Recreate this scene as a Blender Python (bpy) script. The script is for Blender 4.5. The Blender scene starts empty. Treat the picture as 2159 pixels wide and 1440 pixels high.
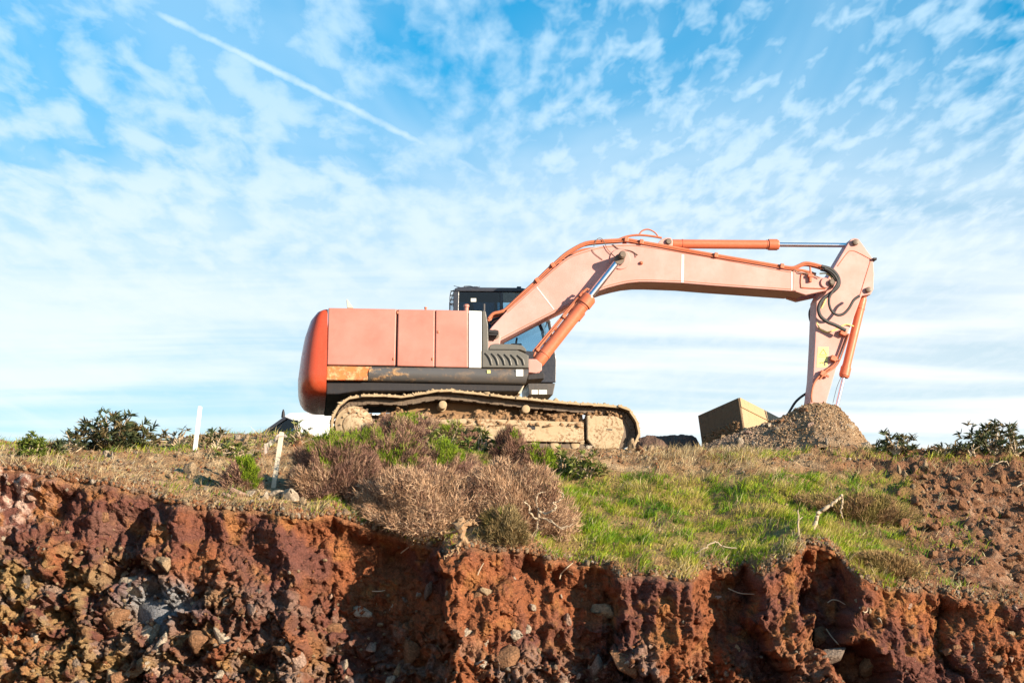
import bpy, math, random
import numpy as np
from mathutils import Vector, Matrix

random.seed(7)
rng = np.random.default_rng(11)
SC = bpy.context.scene
COL = SC.collection

# ------------------------------------------------------------------ camera
FPX, PITCH, DIST = 3600.0, math.radians(10.7), 30.0
cam_d = bpy.data.cameras.new('camera')
cam_d.sensor_width = 36.0
cam_d.lens = 36.0 * FPX / 2159.0
cam_d.clip_start, cam_d.clip_end = 0.1, 5000.0
cam = bpy.data.objects.new('camera', cam_d)
COL.objects.link(cam)
cam.location = (0, -DIST, 0)
cam.rotation_euler = (math.radians(90) + PITCH, 0, 0)
SC.camera = cam

# ------------------------------------------------------------------ light
SUN_EL, SUN_AZ = math.radians(15.0), math.radians(125.0)      # azimuth from +Y towards +X
sdir = Vector((math.sin(SUN_AZ) * math.cos(SUN_EL), math.cos(SUN_AZ) * math.cos(SUN_EL), math.sin(SUN_EL)))
sun_d = bpy.data.lights.new('sun', 'SUN')
sun_d.energy = 5.0
sun_d.angle = math.radians(0.5)
sun_d.color = (1.0, 0.84, 0.64)
sun = bpy.data.objects.new('sun', sun_d)
COL.objects.link(sun)
sun.rotation_euler = sdir.to_track_quat('Z', 'Y').to_euler()
sun.location = (20, -20, 20)

SC.view_settings.view_transform = 'Standard'
SC.view_settings.look = 'None'
SC.view_settings.gamma = 1.0
SC.view_settings.use_curve_mapping = False
SC.view_settings.exposure = 1.2
SC.cycles.max_bounces = 6
SC.cycles.transparent_max_bounces = 12


def raydir(px, py):
    cx, cy = (px - 1079.5) / FPX, (720 - py) / FPX
    s, c = math.sin(PITCH), math.cos(PITCH)
    return Vector((cx, c - cy * s, s + cy * c))


def P(px, py, Y):
    d = raydir(px, py)
    t = (DIST + Y) / d.y
    return Vector((d.x * t, Y, d.z * t))


def to_px(x, y, z):
    """world arrays -> pixel arrays of the 2159 x 1440 frame"""
    s, c = math.sin(PITCH), math.cos(PITCH)
    yy = y + DIST
    depth = yy * c + z * s
    up = z * c - yy * s
    return 1079.5 + FPX * x / depth, 720 - FPX * up / depth


# ------------------------------------------------------------------ node helper
class NT:
    def __init__(self, tree):
        self.t = tree
        self.n = tree.nodes
        self.l = tree.links

    def new(self, typ, **kw):
        n = self.n.new(typ)
        for k, v in kw.items():
            setattr(n, k, v)
        return n

    def put(self, sock, v):
        if v is None:
            return
        if hasattr(v, 'is_linked') or isinstance(v, bpy.types.NodeSocket):
            self.l.new(v, sock)
        else:
            sock.default_value = v

    def math(self, op, a, b=None, c=None, clamp=False):
        n = self.new('ShaderNodeMath', operation=op, use_clamp=clamp)
        for i, v in enumerate((a, b, c)):
            self.put(n.inputs[i], v)
        return n.outputs[0]

    def vmath(self, op, a, b=None):
        n = self.new('ShaderNodeVectorMath', operation=op)
        self.put(n.inputs[0], a)
        self.put(n.inputs[1], b)
        return n.outputs['Value'] if op in ('DOT_PRODUCT', 'LENGTH') else n.outputs[0]

    def mix(self, f, a, b, blend='MIX'):
        n = self.new('ShaderNodeMix', data_type='RGBA', blend_type=blend)
        n.clamp_factor = True
        self.put(n.inputs[0], f)
        self.put(n.inputs[6], a)
        self.put(n.inputs[7], b)
        return n.outputs[2]

    def ramp(self, v, lo, hi, smooth=True, a=0.0, b=1.0):
        n = self.new('ShaderNodeMapRange', interpolation_type='SMOOTHSTEP' if smooth else 'LINEAR')
        n.clamp = True
        self.put(n.inputs[0], v)
        for i, q in enumerate((lo, hi, a, b)):
            n.inputs[1 + i].default_value = q
        return n.outputs[0]

    def noise(self, vec, scale, detail=4.0, rough=0.55, dist=0.0):
        n = self.new('ShaderNodeTexNoise')
        self.put(n.inputs['Vector'], vec)
        n.inputs['Scale'].default_value = scale
        n.inputs['Detail'].default_value = detail
        n.inputs['Roughness'].default_value = rough
        n.inputs['Distortion'].default_value = dist
        return n.outputs['Fac']

    def voronoi(self, vec, scale, feature='F1', out='Distance'):
        n = self.new('ShaderNodeTexVoronoi', feature=feature)
        self.put(n.inputs['Vector'], vec)
        n.inputs['Scale'].default_value = scale
        return n.outputs[out]

    def comb(self, x, y, z):
        n = self.new('ShaderNodeCombineXYZ')
        for i, v in enumerate((x, y, z)):
            self.put(n.inputs[i], v)
        return n.outputs[0]

    def sep(self, v):
        n = self.new('ShaderNodeSeparateXYZ')
        self.put(n.inputs[0], v)
        return n.outputs


# ------------------------------------------------------------------ sky
world = bpy.data.worlds.new('World')
SC.world = world
world.use_nodes = True
W = NT(world.node_tree)
W.n.clear()
tc = W.new('ShaderNodeTexCoord')
gdir = tc.outputs['Generated']
sky = W.new('ShaderNodeTexSky', sky_type='NISHITA')
sky.sun_disc = False
sky.sun_elevation = SUN_EL
sky.sun_rotation = SUN_AZ
sky.altitude = 100
sky.air_density = 1.0
sky.dust_density = 0.6
sky.ozone_density = 1.5
sx, sy, sz = W.sep(gdir)
blue = W.mix(1.0, sky.outputs[0], W.mix(W.ramp(sz, 0.17, 0.36), (0.90, 1.46, 1.58, 1), (0.015, 1.58, 2.10, 1)), 'MULTIPLY')
zc = W.math('ADD', W.math('MAXIMUM', sz, 0.0), 0.05)
u = W.math('DIVIDE', sx, zc)
v = W.math('MULTIPLY', W.math('DIVIDE', sy, zc), 0.36)
us = W.math('ADD', u, W.math('MULTIPLY', v, 0.12))
# altocumulus flakes, patches of them, and long streaks of thin cirrus
patch = W.noise(W.comb(W.math('MULTIPLY', u, 1.0), W.math('MULTIPLY', v, 1.6), 11.2), 2.2, 2.0, 0.5, 0.3)
flake = W.noise(W.comb(us, v, 1.7), 23.0, 3.5, 0.55, 0.2)
puff = W.noise(W.comb(u, W.math('MULTIPLY', v, 1.25), 8.3), 14.0, 5.0, 0.52, 0.2)
streak = W.noise(W.comb(W.math('MULTIPLY', u, 0.22), W.math('MULTIPLY', v, 2.2), 2.3), 2.2, 5.0, 0.5, 0.5)
right = W.ramp(sx, -0.12, 0.08)                  # fine ripples on one side of the front, woollier puffs on the other
cell = W.math('ADD', W.math('MULTIPLY', flake, right), W.math('MULTIPLY', puff, W.math('SUBTRACT', 1.0, right)))
c1 = W.ramp(W.math('ADD', W.math('MULTIPLY', cell, 0.95), W.math('MULTIPLY', patch, 0.42)), 0.515, 0.87)
c1 = W.math('MULTIPLY', c1, W.ramp(sz, 0.17, 0.27, True, 0.25, 1.0))
c3 = W.ramp(streak, 0.34, 0.60)
hor = W.ramp(sz, 0.35, 0.19)                     # veil thickens towards the horizon
veil = W.math('MULTIPLY', hor, W.math('ADD', W.math('MULTIPLY', c3, 0.55), W.math('ADD', W.math('MULTIPLY', right, 0.30), 0.24)))
thin = W.ramp(W.noise(W.comb(u, v, 3.3), 1.6, 4.0, 0.6, 0.8), 0.42, 0.72, True, 0.0, 0.42)
cl = W.math('MULTIPLY', W.math('MAXIMUM', W.math('MULTIPLY', c1, 0.80), thin), W.ramp(sz, 0.36, 0.62, True, 1.0, 0.15))     # clearer overhead
cov = W.math('SUBTRACT', 1.0, W.math('MULTIPLY', W.math('SUBTRACT', 1.0, cl), W.math('SUBTRACT', 1.0, veil)), clamp=True)


def great_circle(a, b, width, along0, along1, amp):
    """a straight vapour trail between two directions of the sky"""
    a, b = a.normalized(), b.normalized()
    n = a.cross(b).normalized()
    t = (b - a * a.dot(b)).normalized()
    d = W.vmath('DOT_PRODUCT', gdir, tuple(n))
    al = W.vmath('DOT_PRODUCT', gdir, tuple(t))
    jig = W.math('MULTIPLY', W.math('SUBTRACT', W.noise(gdir, 90.0, 5.0, 0.65), 0.5), 0.0040)
    d = W.math('ABSOLUTE', W.math('ADD', d, jig))
    core = W.ramp(d, width, 0.0)
    fade = W.math('MULTIPLY', W.ramp(al, along0[0], along0[1]), W.ramp(al, along1[1], along1[0]))
    brk = W.ramp(W.noise(gdir, 38.0, 3.0, 0.6), 0.25, 0.6, True, 0.55, 1.0)
    return W.math('MULTIPLY', W.math('MULTIPLY', W.math('MULTIPLY', core, fade), brk), amp)


tr = great_circle(raydir(400, 62), raydir(1010, 362), 0.0048, (-0.045, -0.005), (0.10, 0.28), 1.0)
tr2 = great_circle(raydir(330, 14), raydir(560, 150), 0.014, (-0.06, 0.0), (0.02, 0.09), 0.35)
cov = W.math('MAXIMUM', cov, W.math('MAXIMUM', tr, tr2))
cb = W.ramp(sz, 0.36, 0.16, True, 0.0, 1.0)
ccol = W.mix(cb, (5.6, 7.9, 9.6, 1), (9.1, 9.5, 9.7, 1))
skyc = W.mix(cov, blue, ccol)
bg = W.new('ShaderNodeBackground')
W.l.new(skyc, bg.inputs[0])
bg.inputs[1].default_value = 0.05
wo = W.new('ShaderNodeOutputWorld')
W.l.new(bg.outputs[0], wo.inputs[0])


# ------------------------------------------------------------------ numpy noise
_perm = np.random.default_rng(3).permutation(1024).astype(np.int64)
_perm = np.concatenate([_perm, _perm, _perm[:4]])
_gr = np.random.default_rng(5).normal(size=(1024, 3))
_gr /= np.linalg.norm(_gr, axis=1)[:, None]


def _h(i, j, k):
    return _perm[(_perm[(_perm[i & 1023] + j) & 1023] + k) & 1023]


def perlin(x, y, z):
    x, y, z = np.broadcast_arrays(x, y, z)
    xi, yi, zi = np.floor(x).astype(np.int64), np.floor(y).astype(np.int64), np.floor(z).astype(np.int64)
    xf, yf, zf = x - xi, y - yi, z - zi
    f = lambda t: t * t * t * (t * (t * 6 - 15) + 10)
    uu, vv, ww = f(xf), f(yf), f(zf)
    out = 0
    for a in (0, 1):
        for b in (0, 1):
            for c in (0, 1):
                g = _gr[_h(xi + a, yi + b, zi + c)]
                d = g[..., 0] * (xf - a) + g[..., 1] * (yf - b) + g[..., 2] * (zf - c)
                out = out + d * (uu if a else 1 - uu) * (vv if b else 1 - vv) * (ww if c else 1 - ww)
    return out * 1.5


def fbm(x, y, z, octv=4, gain=0.5, lac=2.03):
    s, a = 0, 1.0
    for o in range(octv):
        s = s + a * perlin(x + 17.3 * o, y - 9.1 * o, z + 5.7 * o)
        a *= gain
        x, y, z = x * lac, y * lac, z * lac
    return s


_jit = np.random.default_rng(9).random((1024, 3))


def worley(x, y, z):
    """F1, F2 and the id of the nearest cell"""
    x, y, z = np.broadcast_arrays(x, y, z)
    xi, yi, zi = np.floor(x).astype(np.int64), np.floor(y).astype(np.int64), np.floor(z).astype(np.int64)
    f1 = np.full(x.shape, 9.0)
    f2 = np.full(x.shape, 9.0)
    cid = np.zeros(x.shape, np.int64)
    for a in (-1, 0, 1):
        for b in (-1, 0, 1):
            for c in (-1, 0, 1):
                h = _h(xi + a, yi + b, zi + c)
                j = _jit[h]
                d = (xi + a + j[..., 0] - x) ** 2 + (yi + b + j[..., 1] - y) ** 2 + (zi + c + j[..., 2] - z) ** 2
                m = d < f1
                f2 = np.where(m, f1, np.minimum(f2, d))
                cid = np.where(m, h, cid)
                f1 = np.where(m, d, f1)
    return np.sqrt(f1), np.sqrt(f2), cid


def facets(x, y, z, seed=0.0):
    """broken planes: every cell has its own height and tilt (-1..1), plus the gap to the next cell"""
    x, y, z = np.broadcast_arrays(x + seed, y, z - seed)
    xi, yi, zi = np.floor(x).astype(np.int64), np.floor(y).astype(np.int64), np.floor(z).astype(np.int64)
    f1 = np.full(x.shape, 9.0)
    f2 = np.full(x.shape, 9.0)
    h = np.zeros(x.shape)
    cid = np.zeros(x.shape, np.int64)
    for a in (-1, 0, 1):
        for b in (-1, 0, 1):
            for c in (-1, 0, 1):
                q = _h(xi + a, yi + b, zi + c)
                j = _jit[q]
                dx, dy, dz = x - xi - a - j[..., 0], y - yi - b - j[..., 1], z - zi - c - j[..., 2]
                d = dx * dx + dy * dy + dz * dz
                m_ = d < f1
                f2 = np.where(m_, f1, np.minimum(f2, d))
                f1 = np.where(m_, d, f1)
                k = _jit[(q * 7 + 3) & 1023]
                h = np.where(m_, (k[..., 0] - .5) + (dx * (k[..., 1] - .5) + dz * (k[..., 2] - .5)) * 2.6, h)
                cid = np.where(m_, q, cid)
    return h, np.sqrt(f2) - np.sqrt(f1), cid


def sstep(a, b, x):
    t = np.clip((x - a) / (b - a), 0, 1)
    return t * t * (3 - 2 * t)


# ------------------------------------------------------------------ mesh helpers
def raw_mesh(name, verts, tris=None, quads=None, cols=None, smooth=False):
    me = bpy.data.meshes.new(name)
    verts = np.asarray(verts, np.float32)
    fl, starts, tot = [], [], []
    pos = 0
    for arr, k in ((tris, 3), (quads, 4)):
        if arr is not None and len(arr):
            arr = np.asarray(arr, np.int32)
            fl.append(arr.ravel())
            starts.append(np.arange(len(arr), dtype=np.int32) * k + pos)
            pos += arr.size
    loops, st = np.concatenate(fl), np.concatenate(starts)
    me.vertices.add(len(verts))
    me.vertices.foreach_set('co', verts.ravel())
    me.loops.add(len(loops))
    me.loops.foreach_set('vertex_index', loops)
    me.polygons.add(len(st))
    me.polygons.foreach_set('loop_start', st)
    if smooth:
        me.polygons.foreach_set('use_smooth', np.ones(len(st), bool))
    me.update(calc_edges=True)
    if cols is not None:
        at = me.attributes.new('tint', 'FLOAT_COLOR', 'POINT')
        c = np.ones((len(verts), 4), np.float32)
        c[:, :3] = cols
        at.data.foreach_set('color', c.ravel())
    return me


def link(name, me, mat, parent=None, **props):
    o = bpy.data.objects.new(name, me)
    COL.objects.link(o)
    if mat is not None and me is not None and not me.materials:
        me.materials.append(mat)
    if parent is not None:
        o.parent = parent
    for k, q in props.items():
        o[k] = q
    return o


def thing(name, loc, label, cat, group=None):
    o = bpy.data.objects.new(name, None)
    o.empty_display_size = 0.2
    COL.objects.link(o)
    o.location = loc
    o['label'], o['category'] = label, cat
    if group:
        o['group'] = group
    return o


def tag(o, label, cat, group=None):
    o['label'], o['category'] = label, cat
    if group:
        o['group'] = group
    return o


class MB:
    """collects shapes for one mesh, in world coordinates; org is the parent's place"""

    def __init__(self):
        self.v, self.f = [], []

    def add(self, verts, faces):
        b = len(self.v)
        self.v += [tuple(p) for p in verts]
        self.f += [tuple(i + b for i in f) for f in faces]
        return self

    def prism(self, poly, y0, y1):
        """poly: list of (x, z), extruded along y"""
        n = len(poly)
        area = sum(poly[i][0] * poly[(i + 1) % n][1] - poly[(i + 1) % n][0] * poly[i][1] for i in range(n))
        if area < 0:
            poly = poly[::-1]
        vs = [(x, y0, z) for x, z in poly] + [(x, y1, z) for x, z in poly]
        fs = [tuple(range(n)), tuple(range(2 * n - 1, n - 1, -1))]
        fs += [(i, i + n, (i + 1) % n + n, (i + 1) % n) for i in range(n)]
        return self.add(vs, fs)

    def prism_px(self, poly, y0, y1, ref=None):
        pts = [P(a, b, y0 if ref is None else ref) for a, b in poly]
        return self.prism([(p.x, p.z) for p in pts], y0, y1)

    def box(self, c, h, rot=None):
        vs = []
        for i in range(8):
            p = Vector((h[0] * (1 if i & 1 else -1), h[1] * (1 if i & 2 else -1), h[2] * (1 if i & 4 else -1)))
            if rot is not None:
                p = rot @ p
            vs.append(tuple(Vector(c) + p))
        return self.add(vs, [(0, 2, 3, 1), (4, 5, 7, 6), (0, 1, 5, 4), (2, 6, 7, 3), (0, 4, 6, 2), (1, 3, 7, 5)])

    def tube(self, pts, r, n=10, smooth=0, caps=True):
        pts = [Vector(p) for p in pts]
        rs = list(r) if hasattr(r, '__len__') else [r] * len(pts)
        if smooth:
            pts, rs = catmull(pts, rs, smooth)
        rings = []
        prev = None
        for i, p in enumerate(pts):
            t = (pts[min(i + 1, len(pts) - 1)] - pts[max(i - 1, 0)])
            if t.length < 1e-9:
                t = Vector((0, 0, 1))
            t.normalize()
            if prev is None:
                a = t.cross(Vector((0, 1, 0)))
                if a.length < 0.1:
                    a = t.cross(Vector((1, 0, 0)))
            else:
                a = prev - t * prev.dot(t)
            a.normalize()
            prev = a
            b = t.cross(a)
            rings.append([p + (a * math.cos(2 * math.pi * k / n) + b * math.sin(2 * math.pi * k / n)) * rs[i] for k in range(n)])
        vs = [q for ring in rings for q in ring]
        fs = []
        for i in range(len(rings) - 1):
            for k in range(n):
                fs.append((i * n + k, i * n + (k + 1) % n, (i + 1) * n + (k + 1) % n, (i + 1) * n + k))
        if caps:
            fs.append(tuple(range(n - 1, -1, -1)))
            fs.append(tuple(range((len(rings) - 1) * n, len(rings) * n)))
        return self.add(vs, fs)

    def cyl(self, a, b, r, n=20, r2=None):
        return self.tube([a, b], [r, r if r2 is None else r2], n)

    def lathe(self, a, b, prof, n=20):
        """prof: list of (t along a-b in metres, radius)"""
        a, b = Vector(a), Vector(b)
        t = (b - a).normalized()
        s = t.orthogonal().normalized()
        q = t.cross(s)
        vs, fs = [], []
        for d, r in prof:
            for k in range(n):
                an = 2 * math.pi * k / n
                vs.append(a + t * d + (s * math.cos(an) + q * math.sin(an)) * max(r, 1e-4))
        for i in range(len(prof) - 1):
            for k in range(n):
                fs.append((i * n + k, i * n + (k + 1) % n, (i + 1) * n + (k + 1) % n, (i + 1) * n + k))
        fs.append(tuple(range(n - 1, -1, -1)))
        fs.append(tuple(range((len(prof) - 1) * n, len(prof) * n)))
        return self.add(vs, fs)

    def build(self, name, mat, parent=None, bevel=0.0, smooth=False, seg=2, angle=35):
        me = bpy.data.meshes.new(name)
        off = origin_of(parent)
        me.from_pydata([(p[0] - off[0], p[1] - off[1], p[2] - off[2]) for p in self.v], [], self.f)
        me.update()
        if smooth:
            me.shade_smooth()
            try:
                me.set_sharp_from_angle(angle=math.radians(angle))
            except Exception:
                pass
        o = link(name, me, mat, parent)
        if bevel:
            m = o.modifiers.new('bevel', 'BEVEL')
            m.width, m.segments, m.limit_method, m.angle_limit = bevel, seg, 'ANGLE', math.radians(30)
            m.harden_normals = False
        return o


def origin_of(o):
    v = Vector((0, 0, 0))
    while o is not None:
        v += o.location
        o = o.parent
    return v


def catmull(pts, rs, k):
    out, ro = [], []
    n = len(pts)
    for i in range(n - 1):
        p0, p1, p2, p3 = pts[max(i - 1, 0)], pts[i], pts[i + 1], pts[min(i + 2, n - 1)]
        for j in range(k):
            t = j / k
            out.append(0.5 * ((2 * p1) + (p2 - p0) * t + (2 * p0 - 5 * p1 + 4 * p2 - p3) * t * t + (3 * p1 - p0 - 3 * p2 + p3) * t ** 3))
            ro.append(rs[i] * (1 - t) + rs[i + 1] * t)
    out.append(pts[-1])
    ro.append(rs[-1])
    return out, ro


# ------------------------------------------------------------------ materials
def new_mat(name):
    m = bpy.data.materials.new(name)
    m.use_nodes = True
    m.node_tree.nodes.clear()
    T = NT(m.node_tree)
    out = T.new('ShaderNodeOutputMaterial')
    bs = T.new('ShaderNodeBsdfPrincipled')
    T.l.new(bs.outputs[0], out.inputs[0])
    return m, T, bs, out


def bump(T, bs, h, strength, dist):
    b = T.new('ShaderNodeBump')
    b.inputs['Strength'].default_value = strength
    b.inputs['Distance'].default_value = dist
    T.l.new(h, b.inputs['Height'])
    T.l.new(b.outputs[0], bs.inputs['Normal'])


def paint(name, col, dirt=(0.30, 0.19, 0.10), dirt_amt=0.25, rough=0.5, fade=None, fade_amt=0.35, scale=2.0, metal=0.0, thr=0.56, tha=0.40):
    m, T, bs, out = new_mat(name)
    geo = T.new('ShaderNodeNewGeometry').outputs['Position']
    a = T.noise(geo, scale, 5, 0.6)
    b = T.noise(geo, scale * 9, 6, 0.7)
    c = T.noise(T.vmath('MULTIPLY', geo, (6.0, 6.0, 0.9)), 3.0, 4, 0.6)
    base = T.mix(T.ramp(a, 0.35, 0.7, True, 0.0, fade_amt), (*col, 1), (*(fade or col), 1))
    d = T.math('MULTIPLY', T.ramp(b, thr, thr + .18), T.ramp(a, tha, tha + .20))
    d = T.math('MAXIMUM', T.math('MULTIPLY', d, dirt_amt * 1.6), T.math('MULTIPLY', T.ramp(c, 0.5, 0.75), dirt_amt * 0.45))
    T.put(bs.inputs['Base Color'], T.mix(d, base, (*dirt, 1)))
    T.put(bs.inputs['Roughness'], T.ramp(b, 0.3, 0.7, True, rough - 0.08, rough + 0.14))
    bs.inputs['Metallic'].default_value = metal
    bump(T, bs, a, 0.05, 0.02)
    return m


def tint_mat(name, rough=0.85, transl=0.0, var=0.18, scale=30.0, bump_s=0.0, bump_d=0.01):
    """albedo stored on the vertices, broken up by fine noise"""
    m, T, bs, out = new_mat(name)
    at = T.new('ShaderNodeAttribute', attribute_name='tint').outputs['Color']
    geo = T.new('ShaderNodeNewGeometry').outputs['Position']
    n = T.noise(geo, scale, 5, 0.65)
    k = T.ramp(n, 0.25, 0.75, False, 1 - var, 1 + var)
    col = T.mix(1.0, at, T.comb(k, k, k), 'MULTIPLY')
    T.put(bs.inputs['Base Color'], col)
    bs.inputs['Roughness'].default_value = rough
    bs.inputs['Specular IOR Level'].default_value = 0.2
    if bump_s:
        g1_ = T.noise(geo, scale * 1.6, 6, 0.7)
        g2_ = T.voronoi(geo, scale * 1.1, 'F1')
        h_ = T.math('ADD', g1_, T.math('MULTIPLY', g2_, -0.6))
        bump(T, bs, h_, bump_s, bump_d)
        gap_shade = T.ramp(g2_, 0.15, 0.6, True, 1.08, 0.80)  # small shadows between the grains, put into the colour
        col = T.mix(1.0, col, T.comb(gap_shade, gap_shade, gap_shade), 'MULTIPLY')
        T.put(bs.inputs['Base Color'], col)
    if transl:
        tl = T.new('ShaderNodeBsdfTranslucent')
        T.l.new(col, tl.inputs[0])
        mx = T.new('ShaderNodeMixShader')
        mx.inputs[0].default_value = transl
        T.l.new(bs.outputs[0], mx.inputs[1])
        T.l.new(tl.outputs[0], mx.inputs[2])
        T.l.new(mx.outputs[0], out.inputs[0])
    return m


M = {}
M['soil'] = tint_mat('soil', 0.95, 0.0, 0.35, 26.0, 1.0, 0.03)
M['leaf'] = tint_mat('foliage', 0.6, 0.25, 0.15, 12.0)
M['twig'] = tint_mat('twigs', 0.85, 0.0, 0.2, 40.0)
M['boom'] = paint('faded_orange_paint', (0.51, 0.24, 0.205), fade=(0.57, 0.32, 0.295), fade_amt=0.7, dirt=(0.30, 0.14, 0.09), dirt_amt=0.22, rough=0.5)
M['panel'] = paint('dull_red_orange_paint', (0.42, 0.155, 0.118), fade=(0.46, 0.22, 0.18), fade_amt=0.7, dirt=(0.30, 0.15, 0.10), dirt_amt=0.24, rough=0.45, scale=1.2)
M['weight'] = paint('orange_cast_paint', (0.46, 0.062, 0.024), fade=(0.48, 0.09, 0.04), dirt_amt=0.20, rough=0.28)
M['cylinder'] = paint('orange_cylinder_paint', (0.53, 0.13, 0.06), fade=(0.55, 0.19, 0.10), dirt_amt=0.25, rough=0.4)
M['pipe'] = paint('orange_pipe_paint', (0.46, 0.13, 0.06), fade=(0.50, 0.20, 0.11), dirt_amt=0.2, rough=0.45)
M['cream'] = paint('cream_paint', (0.80, 0.77, 0.70), dirt_amt=0.06, rough=0.5)
M['grey'] = paint('charcoal_paint', (0.065, 0.06, 0.06), fade=(0.09, 0.08, 0.075), dirt=(0.30, 0.20, 0.11), dirt_amt=0.22, rough=0.42)
M['grey_light'] = paint('grey_louvre_paint', (0.10, 0.095, 0.085), fade=(0.125, 0.115, 0.10), dirt_amt=0.15, rough=0.5)
M['black'] = paint('black_frame', (0.010, 0.008, 0.011), dirt=(0.12, 0.08, 0.05), dirt_amt=0.25, rough=0.6)
M['cab'] = paint('cab_navy_black_paint', (0.028, 0.03, 0.042), dirt=(0.15, 0.12, 0.1), dirt_amt=0.12, rough=0.32)
M['rubber'] = paint('rubber_hose', (0.028, 0.028, 0.03), dirt=(0.3, 0.22, 0.14), dirt_amt=0.25, rough=0.55)
M['mud'] = paint('dried_mud', (0.38, 0.275, 0.165), fade=(0.46, 0.36, 0.235), dirt=(0.20, 0.11, 0.06), dirt_amt=0.8, rough=0.9, scale=4.0)
M['mud_plate'] = paint('mud_coated_steel', (0.40, 0.30, 0.185), fade=(0.50, 0.41, 0.28), dirt=(0.20, 0.11, 0.055), dirt_amt=0.75, rough=0.85, scale=2.2, thr=0.44, tha=0.40)
M['mud_brown'] = paint('packed_brown_mud', (0.21, 0.12, 0.06), fade=(0.32, 0.20, 0.105), dirt=(0.16, 0.08, 0.04), dirt_amt=0.6, rough=0.95, scale=5.0)
M['chain'] = paint('track_steel', (0.12, 0.085, 0.06), dirt=(0.42, 0.30, 0.18), dirt_amt=0.5, rough=0.7, scale=5)
M['bucket'] = paint('rusty_yellow_paint', (0.37, 0.255, 0.135), fade=(0.34, 0.26, 0.17), dirt=(0.22, 0.11, 0.05), dirt_amt=0.7, rough=0.6, scale=2.5)
M['bucket_mud_shade'] = paint('muddy_shaded_yellow_paint', (0.13, 0.08, 0.04), fade=(0.18, 0.115, 0.06), dirt=(0.06, 0.04, 0.03), dirt_amt=0.8, rough=0.8, scale=2.5, thr=.48)  # wall turned from the sun: mud, with its shade put into the colour
M['pin'] = paint('greasy_pin_steel', (0.14, 0.10, 0.075), dirt=(0.3, 0.18, 0.1), dirt_amt=0.5, rough=0.5)
M['sticker'] = paint('yellow_sticker', (0.74, 0.68, 0.22), dirt_amt=0.1, rough=0.5)
M['post_white'] = paint('white_post_paint', (0.80, 0.79, 0.76), dirt=(0.4, 0.3, 0.2), dirt_amt=0.25, rough=0.7)
M['wood'] = paint('weathered_wood', (0.60, 0.50, 0.38), fade=(0.68, 0.60, 0.49), dirt=(0.25, 0.15, 0.08), dirt_amt=0.35, rough=0.85, scale=5)
M['deadwood'] = paint('bleached_dead_wood', (0.42, 0.33, 0.23), fade=(0.34, 0.25, 0.16), dirt=(0.22, 0.13, 0.08), dirt_amt=0.4, rough=0.9, scale=7)
M['root'] = paint('pale_root', (0.28, 0.17, 0.09), fade=(0.34, 0.23, 0.13), dirt=(0.2, 0.1, 0.05), dirt_amt=0.4, rough=0.9, scale=7)
M['car'] = paint('white_car_paint', (0.80, 0.81, 0.82), dirt_amt=0.05, rough=0.25)
m, T, bs, out = new_mat('chrome_rod')
bs.inputs['Base Color'].default_value = (0.85, 0.82, 0.86, 1)
bs.inputs['Metallic'].default_value = 1.0
bs.inputs['Roughness'].default_value = 0.24
M['chrome'] = m
m, T, bs, out = new_mat('cab_glass')
tr_ = T.new('ShaderNodeBsdfTransparent')
tr_.inputs[0].default_value = (0.70, 0.82, 0.88, 1)
gl = T.new('ShaderNodeBsdfGlossy')
gl.inputs['Roughness'].default_value = 0.03
gl.inputs[0].default_value = (0.7, 0.8, 0.9, 1)
fr = T.new('ShaderNodeFresnel')
fr.inputs[0].default_value = 1.5
mx = T.new('ShaderNodeMixShader')
T.l.new(fr.outputs[0], mx.inputs[0])
T.l.new(tr_.outputs[0], mx.inputs[1])
T.l.new(gl.outputs[0], mx.inputs[2])
T.l.new(mx.outputs[0], out.inputs[0])
M['glass'] = m
m = m.copy()
m.name = 'tinted_cab_glass'
for nd in m.node_tree.nodes:
    if nd.type == 'BSDF_TRANSPARENT':
        nd.inputs[0].default_value = (0.20, 0.32, 0.40, 1)
M['glass_dark'] = m
m, T, bs, out = new_mat('plastic_film')
bs.inputs['Base Color'].default_value = (0.85, 0.72, 0.70, 1)
bs.inputs['Roughness'].default_value = 0.3
bs.inputs['Alpha'].default_value = 0.3
M['film'] = m

# skirt material: charcoal with caked brown mud toward the rear
m, T, bs, out = new_mat('muddy_charcoal_skirt')
geo = T.new('ShaderNodeNewGeometry').outputs['Position']
gx, gy, gz = T.sep(geo)
n1 = T.noise(T.vmath('MULTIPLY', geo, (1.0, 1.0, 2.6)), 3.2, 6, 0.65)
n2 = T.noise(geo, 14, 6, 0.7)
msk = T.math('MULTIPLY', T.ramp(gx, -0.9, -2.6, True, 0.18, 1.0), T.ramp(T.math('ADD', T.math('MULTIPLY', n1, 0.8), T.math('MULTIPLY', n2, 0.3)), 0.53, 0.68))
T.put(bs.inputs['Base Color'], T.mix(msk, (0.085, 0.08, 0.08, 1), T.mix(T.ramp(n2, 0.35, 0.65), (0.13, 0.06, 0.025, 1), (0.46, 0.27, 0.12, 1))))
T.put(bs.inputs['Roughness'], T.ramp(msk, 0, 1, True, 0.38, 0.9))
bump(T, bs, T.math('MULTIPLY', msk, n2), 0.5, 0.02)
M['skirt'] = m
m, T, bs, out = new_mat('muddy_orange_skirt')
geo = T.new('ShaderNodeNewGeometry').outputs['Position']
n1 = T.noise(T.vmath('MULTIPLY', geo, (1.0, 1.0, 2.0)), 3.6, 6, 0.65)
n2 = T.noise(geo, 14, 6, 0.7)
msk = T.ramp(T.math('ADD', T.math('MULTIPLY', n1, 0.8), T.math('MULTIPLY', n2, 0.3)), 0.47, 0.60)
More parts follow.
